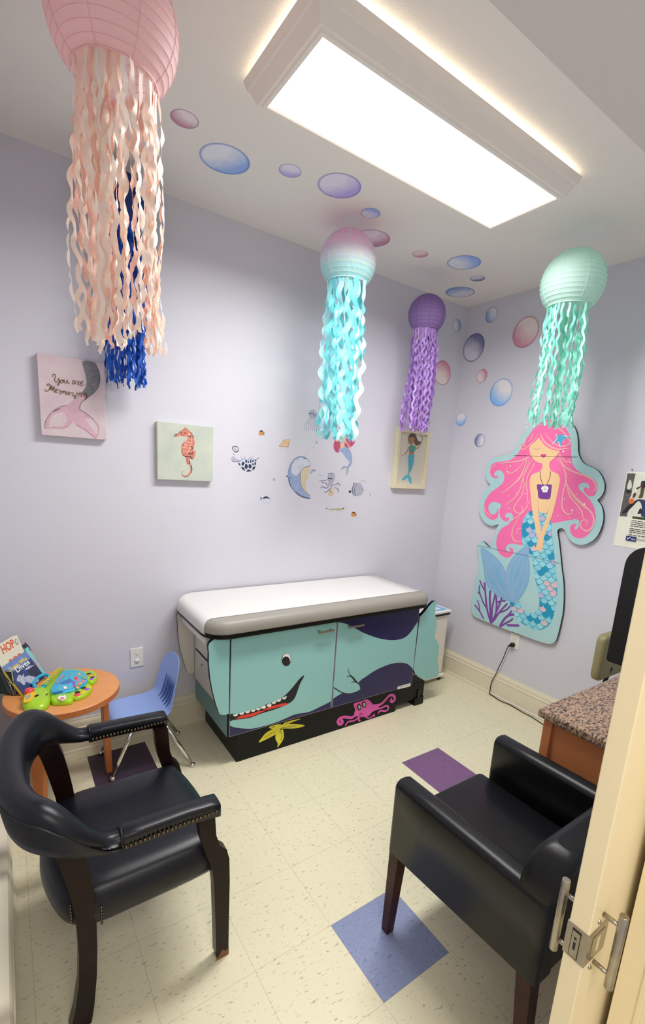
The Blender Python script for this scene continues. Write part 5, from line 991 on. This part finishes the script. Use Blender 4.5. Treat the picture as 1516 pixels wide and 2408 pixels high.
m.box(fx0_, fx0_ + w_, -.042, 0, fz0_, fz1_); m.box(fx1_ - w_, fx1_, -.042, 0, fz0_, fz1_); m.box(fx0_ + w_, fx1_ - w_, -.042, 0, fz0_, fz0_ + w_); m.box(fx0_ + w_, fx1_ - w_, -.042, 0, fz1_ - w_, fz1_)
m.build('frame_moulding', M_frm, FR, bevel=.002); MB().box(fx0_ + w_, fx1_ - w_, -.018, -.002, fz0_ + w_, fz1_ - w_).build('picture_panel', mat('cream_picture_paint', 'd8cfbe', .6, noise=(9, 'ccd0c4', .9)), FR)
K8 = (12.633, 910, 980); A = Art('y', -.018, -1, crop=K8); bs = mat('brown_skin_paint', 'b08058', .6); bh = mat('brown_hair_paint', '6c5c52', .6, noise=(90, '50443e', .8)); tq = mat('turquoise_tail_paint', '52b0c6', .6, noise=(70, '6cc4d4', .7)); tq2 = mat('turquoise_dark_paint', '2c6c84', .6); tt = mat('turquoise_top_paint', '5aa898', .6, noise=(90, '458a80', .7))
A.poly([(700, 500), (760, 478), (820, 500), (860, 570), (890, 660), (930, 720), (990, 740), (1030, 690), (1035, 620), (990, 585), (1010, 570), (1050, 620), (1045, 700), (1000, 790), (950, 840), (880, 862), (820, 820), (790, 740), (700, 700), (680, 820), (640, 760), (620, 650), (650, 550)], bh, 2)
A.poly([(640, 640), (700, 600), (800, 630), (815, 680), (790, 760), (750, 820), (750, 860), (700, 860), (690, 800), (650, 730)], bs); A.poly([(640, 900), (690, 860), (760, 860), (820, 850), (830, 920), (825, 1030), (650, 1040), (655, 960)], tt, 2)
A.poly([(655, 1030), (790, 1030), (790, 1130), (655, 1130)], bs, 1); A.stroke([(640, 915), (600, 1010), (540, 1090), (400, 1180)], [.009, .008, .007, .004], bs); A.stroke([(830, 920), (890, 935), (960, 890), (1055, 780)], [.010, .009, .007, .004], bs)
A.poly([(640, 1130), (800, 1125), (800, 1250), (780, 1390), (740, 1520), (680, 1620), (640, 1720), (610, 1700), (630, 1560), (625, 1400), (620, 1260)], tq, 2); A.poly([(615, 1710), (560, 1740), (470, 1800), (432, 1890), (510, 1880), (580, 1830), (610, 1790)], tq, 2); A.poly([(625, 1710), (680, 1760), (715, 1850), (715, 2000), (660, 1950), (620, 1850), (605, 1770)], tq, 2)
for yv in (1165, 1310, 1350, 1410, 1475, 1540, 1590): A.stroke([(640, yv + 10), (720, yv + 4), (800 - max(0, yv - 1400) * .5, yv - 12)], .0018, tq2)
A.stroke([(650, 1030), (720, 1036), (800, 1028)], .002, tq2)
A.done('painted_figure', FR)
# ---------------------------------------------------------------- health poster
PO = thing('poster', 'health poster of a person with an orange basketball pinned on the right wall', 'poster', (-.001, -1.55, 1.31))
y_l = -1.386; W_ = .33; zt_, zb_ = 1.755, 1.312; paper = mat('poster_paper', 'efeedd', .6)
MB().box(-.0022, 0, y_l - W_, y_l, zb_, zt_).build('poster_sheet', paper, PO)
K9 = (11.465, 1430, 1090); A = Art('x', -.0022, -1, crop=K9, start=.0002)
pg = mat('poster_photo_grey', '6e6866', .6, noise=(60, '4a4648', 1)); pw = mat('poster_photo_white', 'e6ead8', .6, noise=(20, 'd4d8c8', .8)); pd = mat('poster_dark', '1a1618', .6); pj = mat('poster_denim', '2a3a66', .6, noise=(60, '1e2a50', .8)); pbr = mat('poster_skin', '5e2c26', .6); por = mat('poster_orange', 'ee7a2c', .6); pcream = mat('poster_jacket', 'd8d2bc', .6)
def bx(y0, y1, z0, z1, mt): A.poly([(0, y_l - y0, z0), (0, y_l - y1, z0), (0, y_l - y1, z1), (0, y_l - y0, z1)], mt, 1, True)
q0, q1 = at(*cc([(515, 262)], (11.465, 1430, 1090))[0], 'x', 0), at(*cc([(300, 1415)], (11.465, 1430, 1090))[0], 'x', 0)
bx(.012, W_ - .012, q1.z, q0.z, pw)
A.poly([(515, 262), (735, 268), (700, 420), (640, 700), (620, 850), (560, 960), (600, 1160), (520, 1330), (500, 1430), (300, 1418), (420, 800)], pg, 1)
A.poly([(560, 470), (600, 440), (630, 560), (620, 660), (520, 700), (510, 600)], pw, 2); A.poly([(500, 700), (600, 740), (640, 760), (560, 800), (470, 780)], pd, 2)
A.poly([(730, 1000), (800, 930), (1020, 930), (1030, 1100), (1080, 1430), (880, 1420), (900, 1200), (880, 1080), (820, 1010), (760, 1050), (660, 1120), (620, 1180)], pj, 2)
A.poly([(760, 1000), (720, 1090), (560, 1250), (500, 1310), (420, 1350), (360, 1335), (450, 1220), (560, 1110), (680, 1030)], pd, 2); A.poly([(860, 1200), (900, 1260), (880, 1350), (780, 1355), (800, 1310)], pd, 2)
A.poly([(870, 640), (760, 760), (700, 900), (720, 990), (830, 960), (1010, 990), (1080, 1010), (1100, 700), (980, 620)], pcream, 2); A.poly([(880, 640), (860, 800), (810, 930), (920, 925), (950, 800), (980, 640)], mat('poster_olive', '4a4a30', .6), 2)
A.poly([(870, 580), (890, 490), (950, 468), (1010, 490), (1030, 600), (960, 660), (890, 640)], pd, 3); A.poly([(880, 560), (905, 520), (940, 560), (900, 640), (860, 620)], pbr, 2); A.poly([(750, 690), (770, 650), (840, 620), (880, 590), (900, 620), (840, 660), (790, 700)], pbr, 2); A.poly([(650, 930), (670, 830), (700, 790), (745, 800), (740, 860), (700, 920)], pbr, 2)
A.dot((625, 1010), .0155, por, 20); A.stroke([(595, 1060), (630, 1000), (665, 950)], .001, mat('poster_ball_line', '8c3c14', .6)); A.stroke([(560, 990), (620, 1010), (690, 1030)], .001, MT['poster_ball_line'])
bx(.078, W_ - .012, q1.z - .006, q1.z + .008, mat('poster_green_band', '3c4420', .6))
z = q1.z - .018
for i, (n_) in enumerate((5, 5, 5, 4, 0, 5, 5, 4, 0, 3)):
    if n_: yy = .076; r_ = random.Random(i)
    if n_:
        while yy < .30 * (n_ / 5 + .1): w = r_.uniform(.012, .034); bx(yy, yy + w, z - .0018, z + .0018, pd); yy += w + .004
    z -= .0105 if n_ else .005
lz = z - .012; lg = mat('poster_navy_logo', '1c2a6a', .5); bx(.066, .123, lz - .014, lz + .014, lg)
i_ = A.m(M_pwhite); A.h += .0001; put_text(A, 'CDC', (-.0022 - A.h, y_l - .095, lz - .006), (0, -1, 0), (0, 0, 1), .024, i_, bold=.02)
A.stroke([(0, y_l - .073, lz - .008), (0, y_l - .082, lz + .002), (0, y_l - .091, lz + .010)], .004, M_pwhite, 1, world=True, taper=True); A.stroke([(0, y_l - .071, lz + .001), (0, y_l - .08, lz + .0), (0, y_l - .09, lz + .004)], .0022, M_pwhite, 1, world=True, taper=True)
for k in range(2): bx(.128, .20, lz + .005 - k * .008, lz + .008 - k * .008, mat('poster_grey_text', 'a8a89c', .6))
gl_ = mat('poster_grey_line', 'c8c8b4', .6)
for a, b_, c_, d_ in ((.066, .19, lz - .022, lz - .0212), (.066, .0668, lz - .062, lz - .022), (.066, .19, lz - .062, lz - .0612)): bx(a, b_, c_, d_, gl_)
A.done('poster_print', PO)
pin = at(1486.5, 1104.5, 'x', 0); o = MB().ball((-.004, pin.y, pin.z), .005, 10).build('push_pin', M_steel); tag(o, 'small dark push pin in the wall just above the poster', 'pin')
# ---------------------------------------------------------------- outlets
M_out = mat('outlet_plate_plastic', 'eceadf', .35); M_slot2 = mat('outlet_slot', '2a2622', .5)
def outlet(name, label, axis, c0, c1, z0, z1, n2=True):
    T_ = thing(name, label, 'outlet', ((c0 + c1) / 2, -.003, z0) if axis == 'y' else (-.003, (c0 + c1) / 2, z0)); m = MB(); cm = (c0 + c1) / 2
    B = (lambda a, b, d0, d1, e, f: (a, b, -d1, -d0, e, f)) if axis == 'y' else (lambda a, b, d0, d1, e, f: (-d1, -d0, a, b, e, f))
    m.box(*B(c0, c1, .0, .006, z0, z1)); m.build('cover_plate', M_out, T_, bevel=.002); zm = (z0 + z1) / 2
    for k, zc in enumerate((zm + .020, zm - .020)):
        if k == 1 and not n2: pass
        g = MB(); P = [(cm + .0165 * max(-.9, min(.9, math.cos(2 * PI * i / 24) * 1.1)), zc + .0145 * max(-.86, min(.86, math.sin(2 * PI * i / 24) * 1.05))) for i in range(24)]
        pts = [(p[0], -.0062, p[1]) if axis == 'y' else (-.0062, p[0], p[1]) for p in P]; g.prism(pts, (0, -.0012, 0) if axis == 'y' else (-.0012, 0, 0)); rc = g.build('receptacle', M_out, T_)
        if k == 0 or n2 == 2:
            g = MB()
            for dx, dz, w, h in ((-.006, .003, .0016, .006), (.006, .003, .0016, .007), (0, -.006, .004, .004)): g.box(*B(cm + dx - w / 2, cm + dx + w / 2, .0073, .0077, zc + dz - h / 2, zc + dz + h / 2))
            g.build('socket_slot', M_slot2, rc)
        elif n2 == 1:
            p = (cm, -.008, zc) if axis == 'y' else (-.008, cm, zc); MB().lathe([(0, 0), (.013, 0), (.0125, .003), (0, .0035)] if axis == 'z' else [(0, 0), (.013, 0), (.0125, -.003), (0, -.0035)], p, 24, axis=axis).build('safety_cap', M_white, rc)
    MB().ball((cm, -.0065, zm) if axis == 'y' else (-.0065, cm, zm), .003, 8).build('plate_screw', M_out, T_); return T_
outlet('wall_outlet', 'white wall outlet above the toddler chair, lower socket capped', 'y', -2.5045, -2.4335, .447, .562, 1)
yo0 = at(1202.5, 1487, 'x', 0).y; yo1 = at(1224, 1492, 'x', 0).y
outlet('wall_outlet', 'white wall outlet under the mermaid cutout with a black plug in it', 'x', yo1, yo0, .432, .549, 2)
pc = at(1205, 1517, 'x', -.02); pc.y = (yo0 + yo1) / 2 + .004
CD = thing('power_cord', 'black power cord plugged under the mermaid cutout and trailing along the baseboard', 'cord', (-.03, -1.0, 0))
m = MB(); m.lathe([(0, -.0075), (.016, -.0075), (.018, -.012), (.018, -.028), (.013, -.034), (0, -.035)], (0, pc.y, pc.z), 20, axis='x'); m.tube([(-.022, pc.y, pc.z), (-.026, pc.y + .028, pc.z - .018)], [.010, .006], 10); m.build('plug', M_blackp, CD)
def cp(u, v, x): p = at(u, v, 'x', x); return p
def fp(u, v): p = at(u, v, 'z', .004); return p
pth = [Vector((-.026, pc.y + .026, pc.z - .016))] + [cp(*q, x) for q, x in (((1190, 1530), -.028), ((1182, 1550), -.026), ((1172, 1570), -.026), ((1165, 1586), -.026), ((1157, 1600), -.028), ((1153, 1613), -.030), ((1152, 1622), -.034))] + [fp(1155, 1631), fp(1162, 1638), fp(1172, 1646), fp(1185, 1652), fp(1198, 1657), fp(1215, 1667), fp(1232, 1677), fp(1248, 1685), fp(1262, 1694), fp(1276, 1703), fp(1295, 1716)]
for p in pth: p.x = min(p.x, -.026); p.z = max(p.z, .004)
pth[8].z = .012
MB().tube(smooth_loop(pth, 5, False), .0033, 8).build('cord', M_blackp, CD)
# ---------------------------------------------------------------- books
U1 = [None]
def book(name, label, BL, BR, TLpx, TRpx, mixv, thick, cover, spine, deco=None, pages='e8e2d0', flip=1):
    """cover quad: BL, BR stand on the table, top corners follow the photo"""
    BL, BR = Vector(BL), Vector(BR); ex = (BR - BL).normalized()
    def ray_(u, v): return (RM @ Vector(((u - PX) / F_PX, -(v - PY) / F_PX, -1.0))).normalized()
    if U1[0] is None:
        d = ray_(*TLpx); Q = CAM + d * (BL - CAM).dot(d); up = (Q - BL).normalized(); up = (up - ex * up.dot(ex)).normalized(); U1[0] = up
    up = (U1[0] * (1 - mixv) + Vector((0, 0, 1)) * mixv).normalized(); up = (up - ex * up.dot(ex)).normalized()
    d = ray_(*TRpx); w0 = BR - CAM; b_ = up.dot(d); hgt = (b_ * d.dot(w0) - up.dot(w0)) / (1 - b_ * b_)
    n = ex.cross(up).normalized()
    if n.dot(CAM - BL) < 0: n = -n
    w = (BR - BL).length; t = -n * thick; lz_ = Vector((0, 0, thick * abs(n.z) + .0005)); BL = BL + lz_; BR = BR + lz_; loc = BL + ex * w / 2 + t / 2
    T_ = thing(name, label, 'book', loc)
    MB().obox(BL, ex * w, up * hgt, t * .06).build('front_cover', cover, T_); MB().obox(BL + t * .94, ex * w, up * hgt, t * .06).build('back_cover', cover, T_)
    MB().obox(BL + t * .0, ex * .003, up * hgt, t).build('spine', spine, T_); MB().obox(BL + t * .07 + ex * .003 + up * .003, ex * (w - .006), up * (hgt - .006), t * .86).build('page_block', mat('page_paper_' + pages, pages, .8), T_)
    if deco:
        g = MB(); ms = []
        def mi(x):
            if x not in ms: ms.append(x)
            return ms.index(x)
        L_ = [0]
        def P(u, v): return BL + ex * (w * u) + up * (hgt * v) + n * (.0004 + L_[0])
        def txt(s, u, v, wd, mt, hg=None, rot=0, bold=.012):
            L_[0] += .0001; e2 = (ex * math.cos(rot) + up * math.sin(rot)); u2 = (-ex * math.sin(rot) + up * math.cos(rot)); put_text(g, s, P(u, v), e2, u2, wd * w, mi(mt), bold=bold, hgt=hg)
        def pol(pts, mt, k=2): L_[0] += .0001; g.fill(smooth_loop([P(*q) for q in pts], k) if k > 1 else [P(*q) for q in pts], mi(mt))
        deco(txt, pol); g.build('cover_print', ms, T_, fix=False)
    return T_
bkblue = mat('ocean_cover', '3a4f86', .35, noise=(18, '24305c', .9)); yl = mat('cover_yellow', 'f2d83c', .4); wh = mat('cover_white', 'f4f2ec', .4); spl = mat('splash_white', 'c8ccd8', .5, noise=(60, '8c94b0', .8)); orr = mat('cover_orange', 'e0603c', .4); dkc = mat('cover_dark', '283048', .4); lb = mat('cover_light_blue', '7890c4', .4, noise=(30, '5c78b4', .8))
def d1(txt, pol):
    pol([(.0, .72), (.4, .70), (1, .74), (1, 1), (0, 1)], lb, 1); pol([(.62, .50), (.9, .55), (.98, .3), (.95, .05), (.55, .02), (.60, .25)], dkc)
    pol([(.12, .45), (.3, .55), (.35, .45), (.45, .5), (.4, .38), (.55, .35), (.75, .12), (.7, .02), (.45, .1), (.35, .25), (.22, .2), (.18, .35)], spl); pol([(.55, .55), (.75, .58), (.95, .48), (.85, .5), (.7, .5)], spl)
    txt('Guess Who', .14, .765, .74, yl, .019, bold=.02); txt('Dives', .30, .615, .56, wh, .027, bold=.02)
B0 = at(54.5, 1637.5, 'z', TZ); B1 = at(106, 1594, 'z', TZ)
book('picture_book', 'blue ocean picture book titled Guess Who Dives, front of the book stack', B0, B1, (1, 1561), (64.6, 1531), 0, .010, bkblue, yl, d1)
ex_ = (B1 - B0).normalized(); bk_ = Vector((-ex_.y, ex_.x, 0)); bk_ = bk_ if bk_.dot(CAM - B0) < 0 else -bk_
aqu = mat('cover_aqua', '8ccfcf', .4, noise=(10, '7cc4c8', .7)); tealt = mat('cover_teal_letters', '1c6c78', .4)
def d2(txt, pol): txt('The P', .12, .84, .55, tealt, .036); txt('P', .72, .86, .12, tealt, .03); pol([(.08, .955), (.7, .955), (.7, .962), (.08, .962)], tealt, 1); pol([(.6, .2), (.9, .3), (.85, .6), (.6, .5)], mat('cover_pink_shape', 'd88c9c', .4))
q0 = B0 + bk_ * .016 + ex_ * .075; q1 = q0 + ex_ * .155
book('picture_book', 'aqua picture book with dark teal letters behind the ocean book', q0, q1, (22, 1522.5), (78, 1516), .12, .008, aqu, aqu, d2)
pkc = mat('cover_pink_pattern', 'd8a8ac', .4, noise=(30, '8a6c70', 1))
q0 = B0 + bk_ * .028 + ex_ * .090; q1 = q0 + ex_ * .155
def d3(txt, pol): pol([(.5, .9), (.95, .97), (.98, .7), (.8, .75), (.6, .8)], dkc); pol([(.7, .6), (.9, .62), (.92, .45), (.75, .42)], wh); pol([(.75, .35), (.95, .38), (.9, .2), (.72, .22)], mat('cover_red', 'b0505c', .4))
book('picture_book', 'pink patterned picture book peeking out behind the aqua book', q0, q1, (34, 1515), (79, 1500), .2, .006, pkc, pkc, d3)
wc = mat('cover_cream', 'e6e2cc', .4)
def d4(txt, pol): txt('HOP', .26, .81, .52, orr, .042, bold=.03); txt('POP', .34, .50, .5, orr, .036, bold=.03); pol([(.82, .9), (.88, .94), (.93, .9), (.93, .84), (.88, .81), (.83, .85)], dkc); pol([(.835, .9), (.88, .93), (.918, .9), (.918, .85), (.88, .825), (.845, .855)], wc)
q0 = B0 + bk_ * .040 + ex_ * .000; q1 = q0 + ex_ * .185
book('picture_book', 'tall cream picture book with orange HOP lettering at the back of the stack', q0, q1, (-16, 1519), (62, 1486.5), .42, .014, wc, dkc, d4)
gk = mat('cover_dark_green', '143424', .4, noise=(20, '0c2018', .8))
q0 = at(6, 1632, 'z', TZ); q0 = q0 + bk_ * .012; q1 = q0 + (B0 + bk_ * .012 - q0).normalized() * .075
def d5(txt, pol):
    for k in range(4): pol([(.75, .15 + k * .12), (.85, .16 + k * .12), (.85, .22 + k * .12), (.75, .21 + k * .12)], wh, 1)
book('picture_book', 'dark green book with white marks at the left edge beside the ocean book', q0, q1, (-8, 1585), (30, 1580), .2, .010, gk, gk, d5)
# ---------------------------------------------------------------- turtle toy
TY = thing('turtle_toy', 'lime green turtle learning toy with blue ring-bound pages lying on the round table', 'toy', (-2.87, -.33, TZ))
M_lime = mat('lime_plastic', 'a6d418', .3, coat=.3); M_tblue = mat('toy_blue_plastic', '2cb4dc', .3, coat=.3); M_ty = mat('toy_yellow_plastic', 'f4c41c', .35); M_toyor = mat('toy_orange_plastic', 'f08c3c', .35); M_tred = mat('toy_red_plastic', 'ec4c58', .3); M_tpur = mat('toy_purple_plastic', '9c5cc8', .35)
KT = (5.414, 0, 1480)
def tp_(pts, h): return [at(u, v, 'z', TZ + h) for u, v in cc(pts, KT)]
def puff(pts, h0, h1, rnd_=.006, at_h=None, k=4, flat_=.0):
    W = smooth_loop(tp_(pts, (h0 if at_h is None else at_h)), k); c = sum(W, Vector()) / len(W); m = MB(); R = []
    def ringo(s, z): return [Vector((c.x + (p.x - c.x) * s, c.y + (p.y - c.y) * s, TZ + z)) for p in W]
    r = rnd_; R = [ringo(.97, h0), ringo(1, h0 + .002)]
    for i in range(1, 6): t = i / 5; R.append(ringo(1 - (1 - math.cos(t * PI / 2)) * r / .05, h0 + .002 + (h1 - h0 - .002) * math.sin(t * PI / 2)))
    R.append(ringo(.3, h1 + (h1 - h0) * .05)); return m.loft(R)
puff([(275, 940), (290, 890), (330, 840), (400, 790), (500, 765), (580, 770), (630, 810), (650, 870), (640, 940), (590, 1000), (500, 1035), (400, 1045), (310, 1025)], 0, .036, .022, .008).build('head', M_lime, TY)
puff([(640, 880), (700, 850), (800, 850), (900, 860), (935, 900), (920, 940), (850, 958), (740, 965), (660, 955)], 0, .022, .010, .004).build('flipper', M_lime, TY)
fl1 = puff([(860, 880), (940, 800), (1040, 750), (1130, 715), (1170, 740), (1165, 790), (1110, 850), (1030, 890), (950, 905)], 0, .020, .008, .004).build('flipper', M_lime, TY)
fl2 = puff([(1050, 600), (1110, 560), (1190, 560), (1235, 600), (1235, 650), (1190, 700), (1130, 705), (1080, 680)], 0, .022, .008, .004).build('flipper', M_lime, TY)
puff([(560, 780), (600, 700), (680, 620), (760, 560), (850, 530), (1000, 530), (1100, 580), (1140, 660), (1100, 740), (1000, 800), (880, 860), (720, 880), (620, 850)], 0, .018, .004, .004).build('body', M_lime, TY)
pgz = puff([(640, 780), (680, 700), (740, 610), (800, 540), (880, 522), (1010, 530), (1085, 570), (1118, 640), (1090, 700), (1000, 760), (880, 800), (760, 830), (680, 828)], .018, .029, .003, .022).build('ring_page', M_tblue, TY)
hd = MB(); W = smooth_loop(tp_([(430, 700), (450, 640), (520, 590), (590, 580), (625, 600), (600, 680), (540, 740), (470, 760)], .02), 4); hd.tube(W + [W[0]], .0085, 10); hd.build('carry_handle', M_tblue, TY)
m = MB()
for i in range(10):
    t = i / 9; p = at(*cc([(560 + (760 - 560) * t, 735 + (540 - 735) * t)], KT)[0], 'z', TZ + .022); d_ = Vector((1, .12, 0)).normalized()
    pts = [p + d_ * (.016 * math.cos(PI * k / 8)) + Vector((0, 0, .016 * math.sin(PI * k / 8) + .004)) for k in range(9)]; m.tube(pts, .0028, 8)
m.build('binding_rings', mat('ring_yellow_plastic', 'dcd038', .3), TY)
def toyflat(pts, h, mt, name, par, th=.0008, k=3):
    g = MB(); W = smooth_loop(tp_(pts, h), k); g.prism(W, (0, 0, th)); return g.build(name, mt, par)
toyflat([(720, 770), (770, 690), (840, 610), (900, 545), (1010, 550), (1075, 590), (1100, 640), (1060, 700), (960, 740), (820, 780)], .0298, mat('page_sea_print', '5cc0dc', .35, noise=(40, '48a8d0', .9)), 'page_print', pgz)
toyflat([(760, 690), (820, 650), (890, 630), (900, 615), (905, 640), (930, 660), (890, 680), (830, 695), (790, 700)], .031, mat('page_shark_print', '3c7cc0', .4), 'shark_print', pgz)
for i, (u, v, c_, s_) in enumerate(((970, 620, M_tred, 26), (1000, 650, MT['cover_pink_shape'], 22), (940, 680, M_tpur, 22), (1010, 570, M_ty, 18), (1050, 610, mat('page_green_print', '5cb86c', .4), 20), (1060, 660, MT['cover_pink_shape'], 22), (1000, 700, M_toyor, 18), (950, 720, M_tpur, 20), (1030, 690, M_ty, 16), (880, 600, MT['page_green_print'], 10), (830, 742, M_pwhite, 22), (1085, 625, M_toyor, 14), (985, 740, M_ty, 20))):
    toyflat([(u - s_, v), (u - s_ * .5, v - s_ * .8), (u + s_ * .6, v - s_ * .6), (u + s_, v + s_ * .2), (u + s_ * .3, v + s_ * .8), (u - s_ * .7, v + s_ * .6)], .0312 + i * .0001, c_, 'sea_life_print', pgz)
g = MB(); 
toyflat([(700, 700), (720, 690), (820, 580), (800, 575)], .0306, MT['cover_pink_shape'], 'story_text_band', pgz, k=1)
toyflat([(670, 800), (800, 785), (800, 800), (680, 820)], .0300, mat('toy_dark_blue', '1a5c98', .4), 'switch_slot', pgz, k=1)
toyflat([(735, 880), (760, 850), (800, 855), (830, 845), (840, 880), (800, 910), (770, 905), (745, 895)], .026, M_pwhite, 'starfish_button', TY, .003); toyflat([(760, 878), (790, 862), (820, 868), (805, 893), (780, 895)], .0292, MT['cover_pink_shape'], 'button_print', TY, .0006)
for (u, v, mt, r, hb) in ((985, 838, M_tred, .0155, .018), (1060, 800, M_ty, .014, .018), (1098, 770, M_tpur, .0135, .018), (1140, 738, M_ty, .011, .016), (1140, 600, M_toyor, .011, .019), (1185, 585, M_toyor, .010, .019), (1165, 640, M_tpur, .011, .019), (1200, 615, MT['cover_pink_shape'], .010, .019)):
    p = at(*cc([(u, v)], KT)[0], 'z', TZ + hb); MB().lathe([(0, -.004), (r, -.004), (r, .002), (r * .8, .005), (0, .0062)], (p.x, p.y, p.z), 20).build('key_button', mt, fl1 if v > 700 else fl2)
for (u, v) in ((985, 800), (1062, 745), (1130, 568), (1180, 612)):
    p = at(*cc([(u, v)], KT)[0], 'z', TZ + .022); MB().slab(p.x - .010, p.x + .010, p.y - .007, p.y + .007, p.z - .004, p.z + .003, (.003,) * 4, .002).build('black_key', M_blackp, fl1 if v > 700 else fl2)
toyflat([(300, 930), (320, 860), (380, 800), (440, 800), (450, 850), (400, 910), (330, 935)], .034, M_ty, 'nose_plate', TY, .004)
p = at(*cc([(372, 785)], KT)[0], 'z', TZ + .038); MB().ball(p, .021, 16, sq=(1, 1, .75)).build('red_button', M_tred, TY)
toyflat([(325, 880), (350, 835), (390, 830), (385, 865), (345, 890)], .0385, mat('toy_silver', 'c8ccb8', .2, .6), 'mirror_sticker', TY, .0012)
for q in ([(435, 855), (460, 835), (495, 832), (490, 845), (455, 860)], [(583, 832), (600, 820), (610, 818), (605, 830), (590, 836)]): toyflat(q, .038, M_ink, 'eye', TY, .0012)
p = at(*cc([(475, 722)], KT)[0], 'z', TZ + .029); MB().ball(p, .005, 8, sq=(1, 1, .4)).build('handle_button', MT['toy_silver'], TY)
# ---------------------------------------------------------------- light and output
def area(name, loc, sx, sy, power, col=(1, 1, 1), rot=(0, 0, 0)):
    l = bpy.data.lights.new(name, 'AREA'); l.shape = 'RECTANGLE'; l.size = sx; l.size_y = sy; l.energy = power; l.color = col; o = bpy.data.objects.new(name, l); COL.objects.link(o); o.location = loc; o.rotation_euler = rot; return o
area('ceiling_light_glow', ((fx0 + fx1) / 2, (fy0 + fy1) / 2, fz - .008), 1.18, .33, 45, (1, .98, .96)).data.spread = 2.93
area('hallway_light_glow', (-3.0, -3.4, 2.62), 1.2, .6, 33, (1, .95, .87))
w = bpy.data.worlds.new('world'); SC.world = w; w.use_nodes = True; w.node_tree.nodes['Background'].inputs[0].default_value = (.9, .92, 1, 1); w.node_tree.nodes['Background'].inputs[1].default_value = .3
SC.view_settings.view_transform = 'Standard'; SC.view_settings.look = 'None'; SC.view_settings.gamma = 1; SC.view_settings.exposure = 0.0
try: SC.view_settings.use_curve_mapping = False
except Exception: pass
SC.cycles.max_bounces = 10; SC.cycles.diffuse_bounces = 6; SC.cycles.use_denoising = True
